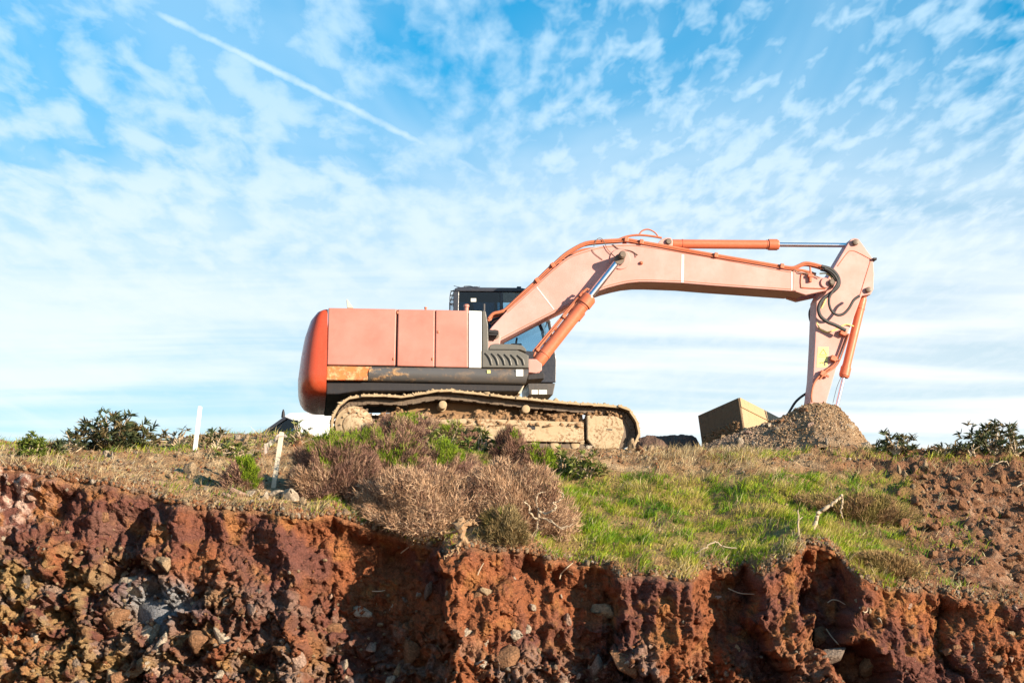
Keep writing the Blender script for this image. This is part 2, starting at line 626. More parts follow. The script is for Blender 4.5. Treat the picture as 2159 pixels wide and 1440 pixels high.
T.put(bs.inputs['Base Color'], T.mix(msk, (0.66, 0.16, 0.04, 1), T.mix(T.ramp(n2, 0.35, 0.65), (0.22, 0.10, 0.04, 1), (0.58, 0.36, 0.17, 1))))
bs.inputs['Roughness'].default_value = 0.7
bump(T, bs, T.math('MULTIPLY', msk, n2), 0.5, 0.02)
M['skirt_orange'] = m

# ------------------------------------------------------------------ ground
YE0 = -6.5
EDGE = [(-400, 955), (-120, 962), (0, 972), (90, 984), (200, 1008), (300, 1030), (400, 1047), (520, 1062), (620, 1068), (700, 1080), (760, 1104),
        (850, 1128), (930, 1142), (1000, 1128), (1070, 1140), (1150, 1158), (1230, 1178), (1330, 1192), (1450, 1192), (1560, 1208),
        (1640, 1180), (1700, 1152), (1760, 1158), (1800, 1190), (1880, 1222), (1960, 1232), (2060, 1245), (2159, 1262), (2300, 1290), (2700, 1330)]
CREST = [(-400, 925), (0, 932), (150, 940), (300, 936), (400, 922), (450, 914), (560, 917), (640, 915), (720, 930), (900, 942), (1300, 947),
         (1500, 950), (1850, 951), (2000, 950), (2159, 946), (2600, 940)]
YC = -0.55


def ctrl(lst, Y):
    pts = [P(a, b, Y) for a, b in lst]
    return np.array([p.x for p in pts]), np.array([p.z for p in pts])


EX, EZ = ctrl(EDGE, YE0)
CX, CZ = ctrl(CREST, YC)
BUL = [(-300, .3), (0, .5), (105, .36), (150, 0), (320, -.15), (345, .26), (500, .15), (560, 0), (605, .16), (670, -.75), (850, -.8), (920, -.62), (942, .5), (1090, .28), (1120, .1), (1160, .1),
       (1182, -.3), (1280, -.5), (1302, .16), (1410, .2), (1450, .3), (1482, -.35), (1580, -.62), (1606, .36), (1690, .22), (1714, -.62), (1785, -.55), (1810, .42), (1970, .14), (1986, -.15), (2004, .2),
       (2159, .2), (2300, .35), (2500, .1)]
BX = np.array([P(a, 1300, YE0).x for a, b in BUL])
BV = np.array([b for a, b in BUL])


def bulge(x):
    return np.interp(x, BX, BV)


def y_edge(x):
    return YE0 - 0.55 * bulge(x) - 0.22 * fbm(x * 1.3, 3.1, 0.5, 3) - 0.06 * fbm(x * 7, 1.1, 0.2, 3)


def zg(x, y, detail=True):
    """height of the upper ground"""
    x, y = np.asarray(x, float), np.asarray(y, float)
    ye = y_edge(x)
    ze, zc_ = np.interp(x, EX, EZ), np.interp(x, CX, CZ)
    s = np.clip((y - YE0) / (YC - YE0), -0.25, 1)
    prof = np.where(s > 0, s * (1.12 - 0.12 * s) - 0.10 * np.sin(np.pi * np.clip(s, 0, 1)) * (1 - s), s)
    z = ze + (zc_ - ze) * prof
    z = z + 0.032 * np.clip(y - 3.5, 0, 10) - np.maximum(y - 14, 0) * 0.012
    n = 0.10 * fbm(x * 0.9, y * 0.9, 2.2, 3) * sstep(1.02, 0.85, s) + 0.0
    z = z + n
    if detail:
        z = z + 0.035 * fbm(x * 4.0, y * 4.0, 7.7, 4) * sstep(40, 5, y)
        z = z - 0.07 * np.exp(-np.maximum(y - ye, 0) / 0.10)          # worn lip
        rub = sstep(5.2, 6.6, x + 0.25 * (y + 4)) * sstep(0.6, -1.0, y)
        f1, f2, c = worley(x * 4.5, y * 4.5, 0.5)
        z = z + rub * (0.17 * (0.55 - f1) * (0.3 + _jit[c, 0]) + 0.12 * fbm(x * 1.7, y * 1.7, 4.4, 3))
    return z


def G(px, py, y0=-7.4, y1=9.0):
    """first point of the upper ground seen through a pixel"""
    ys = np.linspace(y0, y1, 900)
    d = raydir(px, py)
    t = (DIST + ys) / d.y
    xs, zs = d.x * t, d.z * t
    g = zg(xs, ys)
    ok = (zs <= g) & (ys > y_edge(xs))
    i = int(np.argmax(ok)) if ok.any() else int(np.argmin(np.abs(zs - g)))
    return Vector((xs[i], ys[i], float(g[i])))


def cliff(x, v):
    """cliff face: v = 0 at the lip, 1 at the foot"""
    ye, ze = y_edge(x), zg(x, y_edge(x))
    zb = -1.25
    z = ze + (zb - ze) * v
    wx = x + 0.42 * fbm(x * 0.9, z * 1.3, 5.5, 3) * sstep(0.05, 0.45, v) + 0.10 * fbm(x * 4, z * 4, 1.5, 3) + 0.16 * (z - 1.0)
    b = bulge(wx)
    grow = sstep(0.0, 0.10, v)
    y = ye + 0.55 * bulge(x) * grow - b * (0.95 * grow) - (0.10 * sstep(0, .03, v) + 0.85 * v ** 1.3)
    y = y + (0.03 + 0.24 * sstep(-.05, .5, fbm(x * 0.8, 8.8, 0.4, 3))) * np.exp(-((v - .11 - .05 * fbm(x * 1.9, 2.8, 0.4, 2)) / .06) ** 2)     # hollow under the sod
    return y, z


xd = np.linspace(-10.2, 10.2, 1020)
xo = np.array([12, 14, 17, 21, 27, 36, 50, 80, 140, 260, 500.])
xs = np.concatenate([-xo[::-1], xd, xo])
# stations of the profile, far plateau to lip
sfar = np.array([900, 500, 300, 180, 110, 70, 45, 30, 20, 14, 10, 8, 7, 6, 5.2, 4.4, 3.7, 3.1, 2.6, 2.2, 1.8, 1.4, 1.0, 0.7, 0.4, 0.15, -0.1, -0.3])
nt, nc = 190, 330
X, rowsY = xs[None, :], []
ye = y_edge(xs)
top_t = np.linspace(0, 1, nt)
Yt = np.concatenate([np.repeat(sfar[:, None], len(xs), 1), -0.45 + (ye[None, :] + 0.45) * top_t[:, None]])
Xt = np.repeat(xs[None, :], len(Yt), 0)
Zt = zg(Xt, Yt)
vv = np.linspace(0, 1, nc + 1)[1:] ** 1.12
Xc = np.repeat(xs[None, :], nc, 0)
Vc = np.repeat(vv[:, None], len(xs), 1)
Yc, Zc = cliff(Xc, Vc)
rmp = sstep(0.0, 0.05, Vc)
rock = sstep(0.30, 0.75, Vc + 0.18 * fbm(Xc * 0.8, Zc * 1.4, 3.3, 3) + 0.22 * sstep(-1.5, -4.5, Xc))   # rockier low down and on the left
inn = (np.abs(Xc) < 10.6)
tl = Xc * 0.8 + Zc * 0.6                        # beds dip to the left
d1 = 0.20 * fbm(tl * 1.5, (Zc - 0.5 * Xc) * 1.5, 0.3, 4, 0.55) + 0.10 * rock * (1 - 2 * np.abs(fbm(tl * 2.2, (Zc - .6 * Xc) * 4.2, 4.4, 3)))
d2 = 0.075 * fbm(Xc * 6, Zc * 6, Yc * 4, 5, 0.62)
wpx, wpz = 0.10 * fbm(Xc * 3, Zc * 3, 1.0, 3), 0.10 * fbm(Xc * 3, Zc * 3, 7.0, 3)
hA, gA, cid = facets((Xc + wpx) * 3.0 + Zc * 1.2, (Zc + wpz) * 4.2 - Xc * 1.0, Yc * 1.5)
hB, gB, cB = facets((Xc + wpx) * 7.5, (Zc + wpz) * 9.0, Yc * 4, 3.3)
hC, gC, cC = facets(Xc * 19 + wpx * 8, Zc * 21, Yc * 9, 8.1)
blk = 0.26 * hA * sstep(0.0, 0.10, gA) - 0.05 * sstep(0.10, 0.0, gA)
clod = 0.115 * hB * (0.4 + _jit[cB, 1] * .9) - 0.025 * sstep(0.12, 0.0, gB)
clod2 = 0.048 * hC * (0.3 + _jit[cC, 1])
rill = 0.020 * (1 - rock) * fbm(Xc * 9, Zc * 0.9, 6.1, 3)
disp = rmp * (d1 + d2 * (.5 + .5 * rock) + blk * (.10 + .9 * rock) + clod * (0.22 + .85 * rock) + clod2 * (.55 + .6 * rock) + rill)
Yc = Yc - np.where(inn, disp, 0)
Zc = Zc + np.where(inn, rmp * (0.05 * fbm(Xc * 5, Zc * 5, 9.2, 3) + 0.3 * clod), 0)
# quarry floor, runs under and far behind the camera
fl = np.array([-8.3, -9.0, -10, -12, -15, -20, -26, -33, -45, -70, -120, -250, -600.])
Yf = np.repeat(fl[:, None], len(xs), 1)
Xf = np.repeat(xs[None, :], len(fl), 0)
Zf = -1.6 + 0.3 * np.exp(-(-8.0 - Yf) / 0.8) * 0.6 + 0.05 * fbm(Xf * 0.6, Yf * 0.6, 0, 3)
VX, VY, VZ = (np.concatenate(a).ravel() for a in ((Xt, Xc, Xf), (Yt, Yc, Yf), (Zt, Zc, Zf)))
NR, NCO = len(Yt) + nc + len(fl), len(xs)

# soil colours (pigment, not light)
PX, PY = to_px(VX, VY, VZ)
nA = fbm(VX * 0.7, VY * 0.5, VZ * 0.7 + 3, 4)
nB = fbm(VX * 2.3, VY * 2.0, VZ * 2.3 + 9, 4)
nC = fbm(VX * 8, VY * 6, VZ * 8, 3)
def lerp(a, b, t):
    return a + (np.asarray(b) - a) * t[..., None]
nv = len(VX)
red = np.tile(np.array([0.265, 0.092, 0.040]), (nv, 1))
c = lerp(red, (0.155, 0.060, 0.045), sstep(-0.25, 0.35, nA))
c = lerp(c, (0.35, 0.15, 0.05), sstep(0.05, 0.6, nB) * 0.75)
iscl = np.concatenate([np.zeros(Xt.size), np.ones(Xc.size), np.zeros(Xf.size)])
rk = np.concatenate([np.zeros(Xt.size), rock.ravel(), np.ones(Xf.size) * 0.5])
cj = np.concatenate([np.zeros(Xt.size), _jit[cid, 0].ravel(), np.zeros(Xf.size)])
c = lerp(c, (0.27, 0.19, 0.15), rk * sstep(0.55, 0.95, cj) * 0.9)
c = lerp(c, (0.40, 0.26, 0.11), rk * sstep(0.35, 0.0, cj) * 0.7 * sstep(0, -5, VX))
c = lerp(c, (0.19, 0.13, 0.125), rk * sstep(0.1, 0.5, nB) * 0.7)
c = lerp(c, (0.34, 0.22, 0.09), iscl * sstep(420, 100, PX) * sstep(1120, 1200, PY) * sstep(-0.2, 0.4, nB) * 0.75)
bl = np.exp(-(((PX - 335) / 75) ** 2 + ((PY - 1265) / 38) ** 2))
c = lerp(c, (0.27, 0.275, 0.29), iscl * np.clip(bl * 1.4, 0, 1) * 0.9)
c = lerp(c, (0.52, 0.36, 0.29), iscl * sstep(140, 30, PX) * sstep(1150, 1050, PY) * sstep(0.0, 0.3, nC))
# upper ground
up = np.concatenate([np.ones(Xt.size), np.zeros(Xc.size + Xf.size)])
t = np.tile(np.array([0.34, 0.20, 0.10]), (nv, 1))
t = lerp(t, (0.44, 0.30, 0.17), sstep(-0.05, 0.45, nB))
t = lerp(t, (0.26, 0.125, 0.065), sstep(0.05, 0.5, nA) * sstep(1100, 1500, PX))
t = lerp(t, (0.19, 0.085, 0.045), sstep(1650, 1880, PX) * 0.92)
t = lerp(t, (0.24, 0.17, 0.055), sstep(1130, 1200, PX) * sstep(1990, 1860, PX) * sstep(985, 1010, PY) * 0.75)
t = lerp(t, (0.27, 0.16, 0.10), sstep(1900, 2000, PX) * sstep(1010, 1060, PY) * sstep(0.0, 0.5, nC))
lip = np.concatenate([np.repeat(np.concatenate([np.zeros(len(sfar)), sstep(0.90, 1.0, top_t)])[:, None], NCO, 1).ravel(), np.zeros(Xc.size + Xf.size)])
t = lerp(t, (0.27, 0.125, 0.065), lip * 0.75)
c = lerp(c, (0.33, 0.21, 0.11), iscl * np.concatenate([np.zeros(Xt.size), sstep(0.05, 0.0, Vc).ravel(), np.zeros(Xf.size)]) * 0.3)
c = np.where(up[:, None] > 0.5, t, c)
c = c * (1 + 0.22 * nC[:, None])
ii = np.arange(NR * NCO).reshape(NR, NCO)
quads = np.stack([ii[:-1, :-1], ii[1:, :-1], ii[1:, 1:], ii[:-1, 1:]], -1).reshape(-1, 4)
gm = raw_mesh('ground', np.stack([VX, VY, VZ], -1), None, quads, np.clip(c * np.where(up[:, None] > 0.5, 1.0, 0.95), 0.02, 0.9), smooth=True)
ground = link('ground', gm, M['soil'], kind='structure')
ground['label'] = 'red earth bank with a cut cliff face and grassy top'


# a helper: random points of the cliff surface in the frame, with their outward side
CPX, CPY = PX.reshape(NR, NCO), PY.reshape(NR, NCO)
G3 = np.stack([VX, VY, VZ], -1).reshape(NR, NCO, 3)

# ------------------------------------------------------------------ stones
def ico(sub=1):
    import bmesh
    bm = bmesh.new()
    bmesh.ops.create_icosphere(bm, subdivisions=sub, radius=1.0)
    vs = np.array([q.co[:] for q in bm.verts])
    fs = np.array([[q.index for q in f.verts] for f in bm.faces])
    bm.free()
    return vs, fs


IM, FM_ = ico(2)
I2, F2_ = ico(3)
STONE_COLS = {'pale': (0.52, 0.42, 0.32), 'tan': (0.44, 0.31, 0.19), 'pink': (0.50, 0.33, 0.25), 'grey': (0.28, 0.21, 0.165), 'rust': (0.33, 0.17, 0.09), 'blue': (0.25, 0.255, 0.28), 'clod': (0.27, 0.13, 0.07)}
STONE_COLS = {k: tuple(0.72 * q for q in c_) for k, c_ in STONE_COLS.items()}


def stone_verts(base, r, seed):
    o = seed * 3.7
    k = 1 + 0.34 * fbm(base[:, 0] * 1.1 + o, base[:, 1] * 1.1, base[:, 2] * 1.1 + o, 2)
    vtx = base * k[:, None]
    for _ in range(13):                     # flat broken faces
        n = r.normal(size=3)
        n /= np.linalg.norm(n)
        h = r.uniform(0.38, 0.68)
        dd = vtx @ n - h
        vtx = vtx - np.maximum(dd, 0)[:, None] * n
    return vtx * 1.45 * r.uniform((0.8, 0.6, 0.5), (1.25, 1.0, 0.85))


STONES = {}
for kname, kc in STONE_COLS.items():
    STONES[kname] = []
    for i in range(4):
        r_ = np.random.default_rng(hash(kname) % 97 * 0 + len(STONES) * 10 + i)
        vtx = stone_verts(I2, r_, i + len(STONES) * 5)
        cc = np.array(kc) * (1 + 0.25 * fbm(vtx[:, 0] * 2, vtx[:, 1] * 2, vtx[:, 2] * 2 + i, 3))[:, None]
        me = raw_mesh('stone', vtx, F2_, None, np.clip(cc, 0.03, 0.8))
        me.materials.append(M['soil'])
        STONES[kname].append(me)


def put_stone(pos, size, kind, parent, r, sink=0.25):
    o = bpy.data.objects.new('stone', r.choice(STONES[kind]))
    COL.objects.link(o)
    o.parent = parent
    o.location = Vector(pos) - origin_of(parent)
    o.rotation_euler = (r.uniform(0, 6.3), r.uniform(0, 6.3), r.uniform(0, 6.3))
    s = size * 0.5
    o.scale = (s * r.uniform(0.85, 1.2), s * r.uniform(0.85, 1.2), s * r.uniform(0.8, 1.1))
    return o


def gravel(name, pts, sizes, cols, mat, parent, seed=1):
    """one mesh of many small broken stones"""
    r = np.random.default_rng(seed)
    n = len(pts)
    base = I0
    V = np.empty((n, len(base), 3))
    jit = 1 + r.uniform(-0.35, 0.25, (n, len(base), 1))
    q = base[None] * jit * r.uniform(0.6, 1.15, (n, 1, 3))
    a = r.uniform(0, 6.283, (n, 3))
    ca, sa = np.cos(a), np.sin(a)
    x, y, z = q[..., 0], q[..., 1], q[..., 2]
    x, y = x * ca[:, :1] - y * sa[:, :1], x * sa[:, :1] + y * ca[:, :1]
    y, z = y * ca[:, 1:2] - z * sa[:, 1:2], y * sa[:, 1:2] + z * ca[:, 1:2]
    V = np.stack([x, y, z], -1) * (sizes[:, None, None] * 0.5) + pts[:, None, :]
    Fq = (F0[None] + (np.arange(n) * len(base))[:, None, None]).reshape(-1, 3)
    cc = np.repeat(cols[:, None, :], len(base), 1).reshape(-1, 3)
    off = np.array(origin_of(parent)) if parent is not None else 0
    me = raw_mesh(name, V.reshape(-1, 3) - off, Fq, None, np.clip(cc, 0.02, 0.85))
    o = link(name, me, mat, parent)
    o['kind'] = 'stuff'
    return o


import bmesh as _bm
_b = _bm.new()
_bm.ops.create_icosphere(_b, subdivisions=1, radius=1.0)
I0 = np.array([q.co[:] for q in _b.verts])
F0 = np.array([[q.index for q in f.verts] for f in _b.faces])
_b.free()
if len(I0) > 12:
    g_ = (1 + 5 ** 0.5) / 2
    I0 = np.array([(-1, g_, 0), (1, g_, 0), (-1, -g_, 0), (1, -g_, 0), (0, -1, g_), (0, 1, g_), (0, -1, -g_), (0, 1, -g_), (g_, 0, -1), (g_, 0, 1), (-g_, 0, -1), (-g_, 0, 1)]) / (1 + g_ * g_) ** 0.5
    F0 = np.array([(0, 11, 5), (0, 5, 1), (0, 1, 7), (0, 7, 10), (0, 10, 11), (1, 5, 9), (5, 11, 4), (11, 10, 2), (10, 7, 6), (7, 1, 8), (3, 9, 4), (3, 4, 2), (3, 2, 6), (3, 6, 8), (3, 8, 9), (4, 9, 5), (2, 4, 11), (6, 2, 10), (8, 6, 7), (9, 8, 1)])

pr = random.Random(21)
nstone = 0
CL0 = len(Yt)


def cliff_spot(px, py):
    """grid point of the cliff that shows nearest to a pixel"""
    d = (CPX[CL0:CL0 + nc:2, ::2] - px) ** 2 + (CPY[CL0:CL0 + nc:2, ::2] - py) ** 2 + 40 * G3[CL0:CL0 + nc:2, ::2, 1]
    i, j = np.unravel_index(np.argmin(d), d.shape)
    return Vector(G3[CL0 + 2 * i, 2 * j])


# stones one can pick out of the cliff face
for px, py, w_, k in [(330, 1275, 105, 'blue'), (150, 1335, 70, 'tan'), (230, 1300, 54, 'rust'), (420, 1350, 60, 'rust'), (690, 1330, 60, 'rust'), (860, 1380, 70, 'rust'), (1060, 1400, 60, 'rust'), (1320, 1400, 60, 'rust'), (275, 1235, 60, 'pale'), (300, 1255, 55, 'pale'), (395, 1270, 60, 'tan'), (310, 1340, 70, 'pale'), (335, 1360, 50, 'pale'),
                      (255, 1205, 34, 'pale'), (345, 1185, 60, 'tan'), (365, 1165, 44, 'rust'), (480, 1270, 26, 'pale'), (20, 1060, 36, 'pink'), (55, 1045, 40, 'pink'), (15, 1100, 30, 'pale'),
                      (280, 1415, 60, 'tan'), (330, 1400, 50, 'pink'), (240, 1440, 40, 'tan'), (945, 1250, 30, 'pale'), (760, 1290, 36, 'pale'), (762, 1310, 30, 'tan'),
                      (830, 1285, 30, 'pale'), (845, 1275, 24, 'grey'), (1020, 1355, 30, 'pale'), (980, 1330, 40, 'pale'), (1010, 1400, 36, 'pale'), (722, 1370, 34, 'tan'),
                      (720, 1420, 50, 'pale'), (1260, 1410, 40, 'grey'), (1270, 1290, 36, 'tan'), (1250, 1420, 34, 'pale'), (1110, 1330, 22, 'pale'), (1730, 1340, 44, 'rust'),
                      (1750, 1390, 60, 'grey'), (1840, 1400, 50, 'tan'), (2060, 1370, 34, 'tan'), (2100, 1390, 40, 'rust'), (2130, 1340, 40, 'tan'), (2040, 1400, 40, 'rust'),
                      (620, 1380, 50, 'pink'), (590, 1370, 30, 'rust'), (450, 1410, 30, 'pale'), (460, 1425, 22, 'pale'), (110, 1240, 44, 'tan'), (50, 1230, 38, 'grey'), (60, 1290, 34, 'tan'),
                      (30, 1345, 38, 'tan'), (100, 1400, 44, 'tan'), (150, 1430, 40, 'tan'), (200, 1380, 36, 'pink'), (160, 1290, 30, 'grey'), (215, 1090, 24, 'rust'), (105, 1110, 24, 'pink')]:
    p = cliff_spot(px, py)
    put_stone(p + Vector((0, 0.30 * w_ / 150.0 + .02, 0)), w_ / 160.0, k, ground, pr)
    nstone += 1
# stones lying on the upper ground
for px, py, w_, k in [(500, 1045, 34, 'pink'), (525, 1048, 26, 'pale'), (545, 1042, 24, 'tan'), (585, 1045, 26, 'pale'), (610, 1050, 36, 'pale'), (560, 1052, 22, 'pale'), (640, 1062, 26, 'tan'),
                      (480, 1050, 22, 'pink'), (400, 1000, 26, 'tan'), (405, 1004, 22, 'tan'), (225, 962, 22, 'pale'), (236, 966, 20, 'pale'), (782, 1095, 18, 'pale'), (1425, 1152, 20, 'tan'),
                      (280, 978, 14, 'pale'), (140, 950, 16, 'tan'), (60, 970, 14, 'tan'), (330, 985, 16, 'tan'), (360, 1010, 18, 'tan'), (440, 1015, 18, 'tan'), (455, 1040, 20, 'rust'),
                      (620, 935, 30, 'rust'), (545, 925, 24, 'tan'), (520, 928, 20, 'tan'), (500, 925, 20, 'pale'), (470, 922, 18, 'tan'), (455, 918, 16, 'pale'),
                      (1240, 945, 22, 'pale'), (1290, 955, 24, 'tan'), (1330, 950, 30, 'tan'), (1350, 955, 24, 'rust'), (1370, 950, 18, 'tan'), (1310, 965, 20, 'tan'), (1385, 958, 14, 'tan')]:
    p = G(px, py)
    put_stone(p + Vector((0, 0, w_ / 160 * 0.12)), w_ / 135.0, k, ground, pr)
    nstone += 1
while nstone < 296:                              # rubble field on the right and clods in the cliff
    if pr.random() < 0.62:
        px, py = pr.uniform(1885, 2159), pr.uniform(985, 1250)
        if py > 1262 or px < 1885 + (py - 985) * 0.1:
            continue
        p = G(px, py)
        s = pr.choice([10, 12, 14, 16, 18, 22, 28]) / 140
        put_stone(p + Vector((0, 0, s * 0.12)), s, pr.choice(['tan', 'clod', 'rust', 'clod', 'rust', 'clod']), ground, pr)
    else:
        px, py = pr.uniform(0, 2159), pr.uniform(1230, 1440)
        if px > 1350 and pr.random() < 0.6:
            continue
        p = cliff_spot(px, py)
        s = pr.choice([12, 14, 18, 22, 28]) / 150
        put_stone(p, s, pr.choice(['tan', 'rust', 'rust', 'grey', 'pink', 'pale']), ground, pr)
    nstone += 1

# the countless small ones
def top_points(n, f, seed):
    r = np.random.default_rng(seed)
    x, y = r.uniform(-10, 10, n * 3), r.uniform(-7.2, 0.2, n * 3)
    y_e = y_edge(x)
    m_ = y > y_e + 0.02
    x, y = x[m_], y[m_]
    z = zg(x, y)
    px, py = to_px(x, y, z)
    keep = r.random(len(x)) < f(px, py, x, y)
    return np.stack([x, y, z], -1)[keep][:n], px[keep][:n], py[keep][:n]


def rub_density(px, py, x, y):
    cl_ = sstep(-0.15, 0.4, fbm(x * 1.2, y * 1.2, 5.0, 3))
    right = sstep(1830, 1960, px) * 1.0
    left = sstep(720, 500, px) * 0.9
    mid = sstep(1010, 975, py) * sstep(1150, 1250, px) * 0.55
    return np.clip(np.maximum(np.maximum(right, left), mid) * (0.35 + 0.65 * cl_) + 0.04, 0, 1)


pts, ppx, ppy = top_points(12000, rub_density, 4)
r_ = np.random.default_rng(44)
sz_ = 0.018 + 0.055 * r_.random(len(pts)) ** 3
pal = np.array([STONE_COLS['tan'], STONE_COLS['rust'], STONE_COLS['pale'], (0.24, 0.16, 0.11), (0.26, 0.11, 0.05)])
cc_ = pal[r_.choice(5, len(pts), p=[.30, .22, .12, .14, .22])] * r_.uniform(0.6, 1.2, (len(pts), 1))
cc_ = lerp(cc_, (0.20, 0.10, 0.055), sstep(1750, 1900, ppx) * (r_.random(len(pts)) < .75) * .8)
pts[:, 2] += sz_ * 0.15
gravel('pebbles', pts, sz_, cc_, M['soil'], ground, 5)
ci = r_.integers(CL0 + 12, CL0 + nc, 13000)
cjx = r_.integers(20, NCO - 20, 13000)
cp = G3[ci, cjx]
rkk = rock[ci - CL0, cjx]
kp = r_.random(len(cp)) < 0.05 + 0.80 * rkk
cp = cp[kp]
sz_ = 0.018 + 0.075 * r_.random(len(cp)) ** 3.2
cc_ = pal[r_.choice(5, len(cp), p=[.2, .27, .07, .12, .34])] * r_.uniform(0.6, 1.15, (len(cp), 1))
gravel('cliff_clods', cp, sz_, cc_, M['soil'], ground, 6)

lx = r_.uniform(-10, 10, 5200)
ly = y_edge(lx) + np.abs(r_.normal(0, .10, 5200)) - .03
lz = zg(lx, np.maximum(ly, y_edge(lx)))
ls = .02 + .085 * r_.random(5200) ** 2.6
lc = pal[r_.choice(5, 5200, p=[.22, .22, .04, .2, .32])] * r_.uniform(.6, 1.15, (5200, 1))
gravel('lip_crumbs', np.stack([lx, ly, lz - ls * .1], -1), ls, lc, M['soil'], ground, 16)

# ------------------------------------------------------------------ excavator
EXL = P(1025, 948, 1.45)
EXL.z = float(zg(EXL.x, 1.45))
exc = thing('excavator', EXL, 'orange tracked excavator with a long bent boom standing on the bank top', 'excavator')
WID = 2.95                                       # body width
CY = WID / 2


def xz(px, py, Y):
    p = P(px, py, Y)
    return (p.x, p.z)


def PE(px, py, Y):
    """pixel -> point of the machine's own upright plane at depth Y (machine axes)"""
    d = raydir(px, py)
    t = (Y + DIST * math.cos(YAW)) / (-math.sin(YAW) * d.x + math.cos(YAW) * d.y)
    w = Vector((d.x * t, -DIST + d.y * t, d.z * t))
    return Vector((math.cos(YAW) * w.x + math.sin(YAW) * w.y, Y, w.z))


YAW = math.radians(7.0)
PW = P
P = PE
EXL = P(1025, 948, 1.45)
EXL.z -= 0.1
exc.location = EXL
# counterweight: stacked rounded plan rings
cw = MB()
xf_ = P(690, 720, 0).x
levels = [(648.5, 690, .30), (650, 676, .10), (655, 664, .035), (668, 653, .008), (700, 642, 0), (740, 634.5, 0), (785, 628.5, 0), (801, 629, .004), (813, 632, .03), (822, 638, .09), (828, 648, .2), (830, 662, .35)]
ringsN = 40
vs, fs = [], []
for (row, sx_, inset) in levels:
    z0 = P(690, row, 0).z
    xr = P(sx_, row, 1.0).x
    for k in range(ringsN + 1):
        a = -math.pi / 2 + math.pi * k / ringsN
        e = 2 / 4.2
        cxx, syy = max(math.cos(a), 0) ** e, abs(math.sin(a)) ** e * (1 if a >= 0 else -1)
        vs.append((xf_ - max(xf_ - xr, 0.02) * cxx, CY + (CY - inset) * syy, z0))
n1_ = ringsN + 1
for i in range(len(levels) - 1):
    for k in range(ringsN):
        fs.append((i * n1_ + k, (i + 1) * n1_ + k, (i + 1) * n1_ + k + 1, i * n1_ + k + 1))
fs.append(tuple(range(ringsN, -1, -1))[::-1])
fs.append(tuple(range((len(levels) - 1) * n1_, len(levels) * n1_))[::-1])
fs.append(tuple([i * n1_ for i in range(len(levels))])[::-1] + tuple(i * n1_ + ringsN for i in range(len(levels))))
cw.add(vs, fs)
cwo = cw.build('counterweight', M['weight'], exc, smooth=True, angle=50)

# dark core of the upper body and its floor
b = MB()
b.prism_px([(694, 656), (950, 659), (950, 800), (694, 798)], 0.05, WID - 0.05)
b.prism_px([(950.5, 659), (1012, 662), (1012, 800), (950.5, 800)], 0.05, 1.0)
b.build('body_frame', M['black'], exc)
b = MB()
b.prism_px([(688, 801.5), (1108, 806), (1098, 823), (760, 822), (712, 829), (688, 829)], 0.12, WID - 0.12, ref=0.0)
b.build('revolving_floor', M['black'], exc, bevel=0.02)
b = MB()
cpt = P(935, 826, 0.2)
b.cyl((cpt.x, CY, cpt.z - 0.22), (cpt.x, CY, cpt.z + 0.1), 0.72, 40)
b.build('slewing_ring', M['chain'], exc, smooth=True)
pt = P(802, 812, 0.3)
b = MB()
b.cyl((pt.x, 0.3, pt.z + 0.12), (pt.x, 0.3, pt.z - 0.02), 0.012, 8)
b.build('drain_pipe', M['wood'], exc)

# side panels, near and far
def panel(name, poly, mat, bev=0.02):
    for y0, y1 in ((0.0, 0.055), (WID - 0.055, WID)):
        bb = MB()
        q = [P(a, r, 0.0) for a, r in poly]
        bb.prism([(p.x, p.z) for p in q], y0, y1)
        bb.build(name, mat, exc, bevel=bev, seg=3)
        if name in ('white_panel', 'front_panel'):
            break


panel('rear_panel', [(692.5, 649), (836, 651.5), (833.5, 771), (689.5, 769)], M['panel'])
panel('engine_panel', [(839.5, 652), (917, 653.5), (916, 773.5), (837, 771.5)], M['panel'])
panel('front_panel', [(918.6, 653.5), (987, 655), (987, 775), (917.6, 773.5)], M['panel'])
panel('white_panel', [(988.2, 655), (1015.5, 656), (1015.5, 775.5), (988.2, 775)], M['cream'], 0.01)
for a, r in ((838, 659), (830, 757), (912, 757), (924, 700)):
    b = MB()
    q = P(a, r, 0.0)
    b.box((q.x, -.004, q.z), (.016, .008, .024))
    b.build('door_latch', M['pipe'], exc, bevel=.004)
b = MB()
b.prism_px([(694, 650.5), (950, 654), (950, 657), (694, 654)], 0.06, WID - 0.06)
b.build('bonnet', M['panel'], exc, bevel=0.005)
b = MB()
b.prism_px([(689, 771.5), (784, 773), (778, 787), (775, 801.5), (688, 801)], 0.01, 0.12)
b.build('rear_skirt', M['skirt_orange'], exc, bevel=0.012)


def skirt(y0, sgn):
    bb = MB()
    prof = [(0, 0), (0.10, -.015), (.35, -.035), (.6, -.03), (.85, .0), (1.0, .06), (1.0, .3), (0, .3)]
    A, B = P(779, 773.5, 0), P(1116, 777.5, 0)
    A2, B2 = P(776, 802.5, 0), P(1109, 809, 0)
    v_, n_ = [], len(prof)
    for (t0, t1) in ((A, A2), (B, B2)):
        for (tt, yy) in prof:
            q = t0.lerp(t1, tt)
            v_.append((q.x, y0 + sgn * yy, q.z))
    f_ = [(i, (i + 1) % n_, (i + 1) % n_ + n_, i + n_) for i in range(n_)]
    f_ += [tuple(range(n_))[::-1], tuple(range(n_, 2 * n_))]
    if sgn < 0:
        f_ = [q[::-1] for q in f_]
    bb.add(v_, [q[::-1] for q in f_])
    return bb.build('lower_skirt', M['skirt'], exc, smooth=True, angle=60)


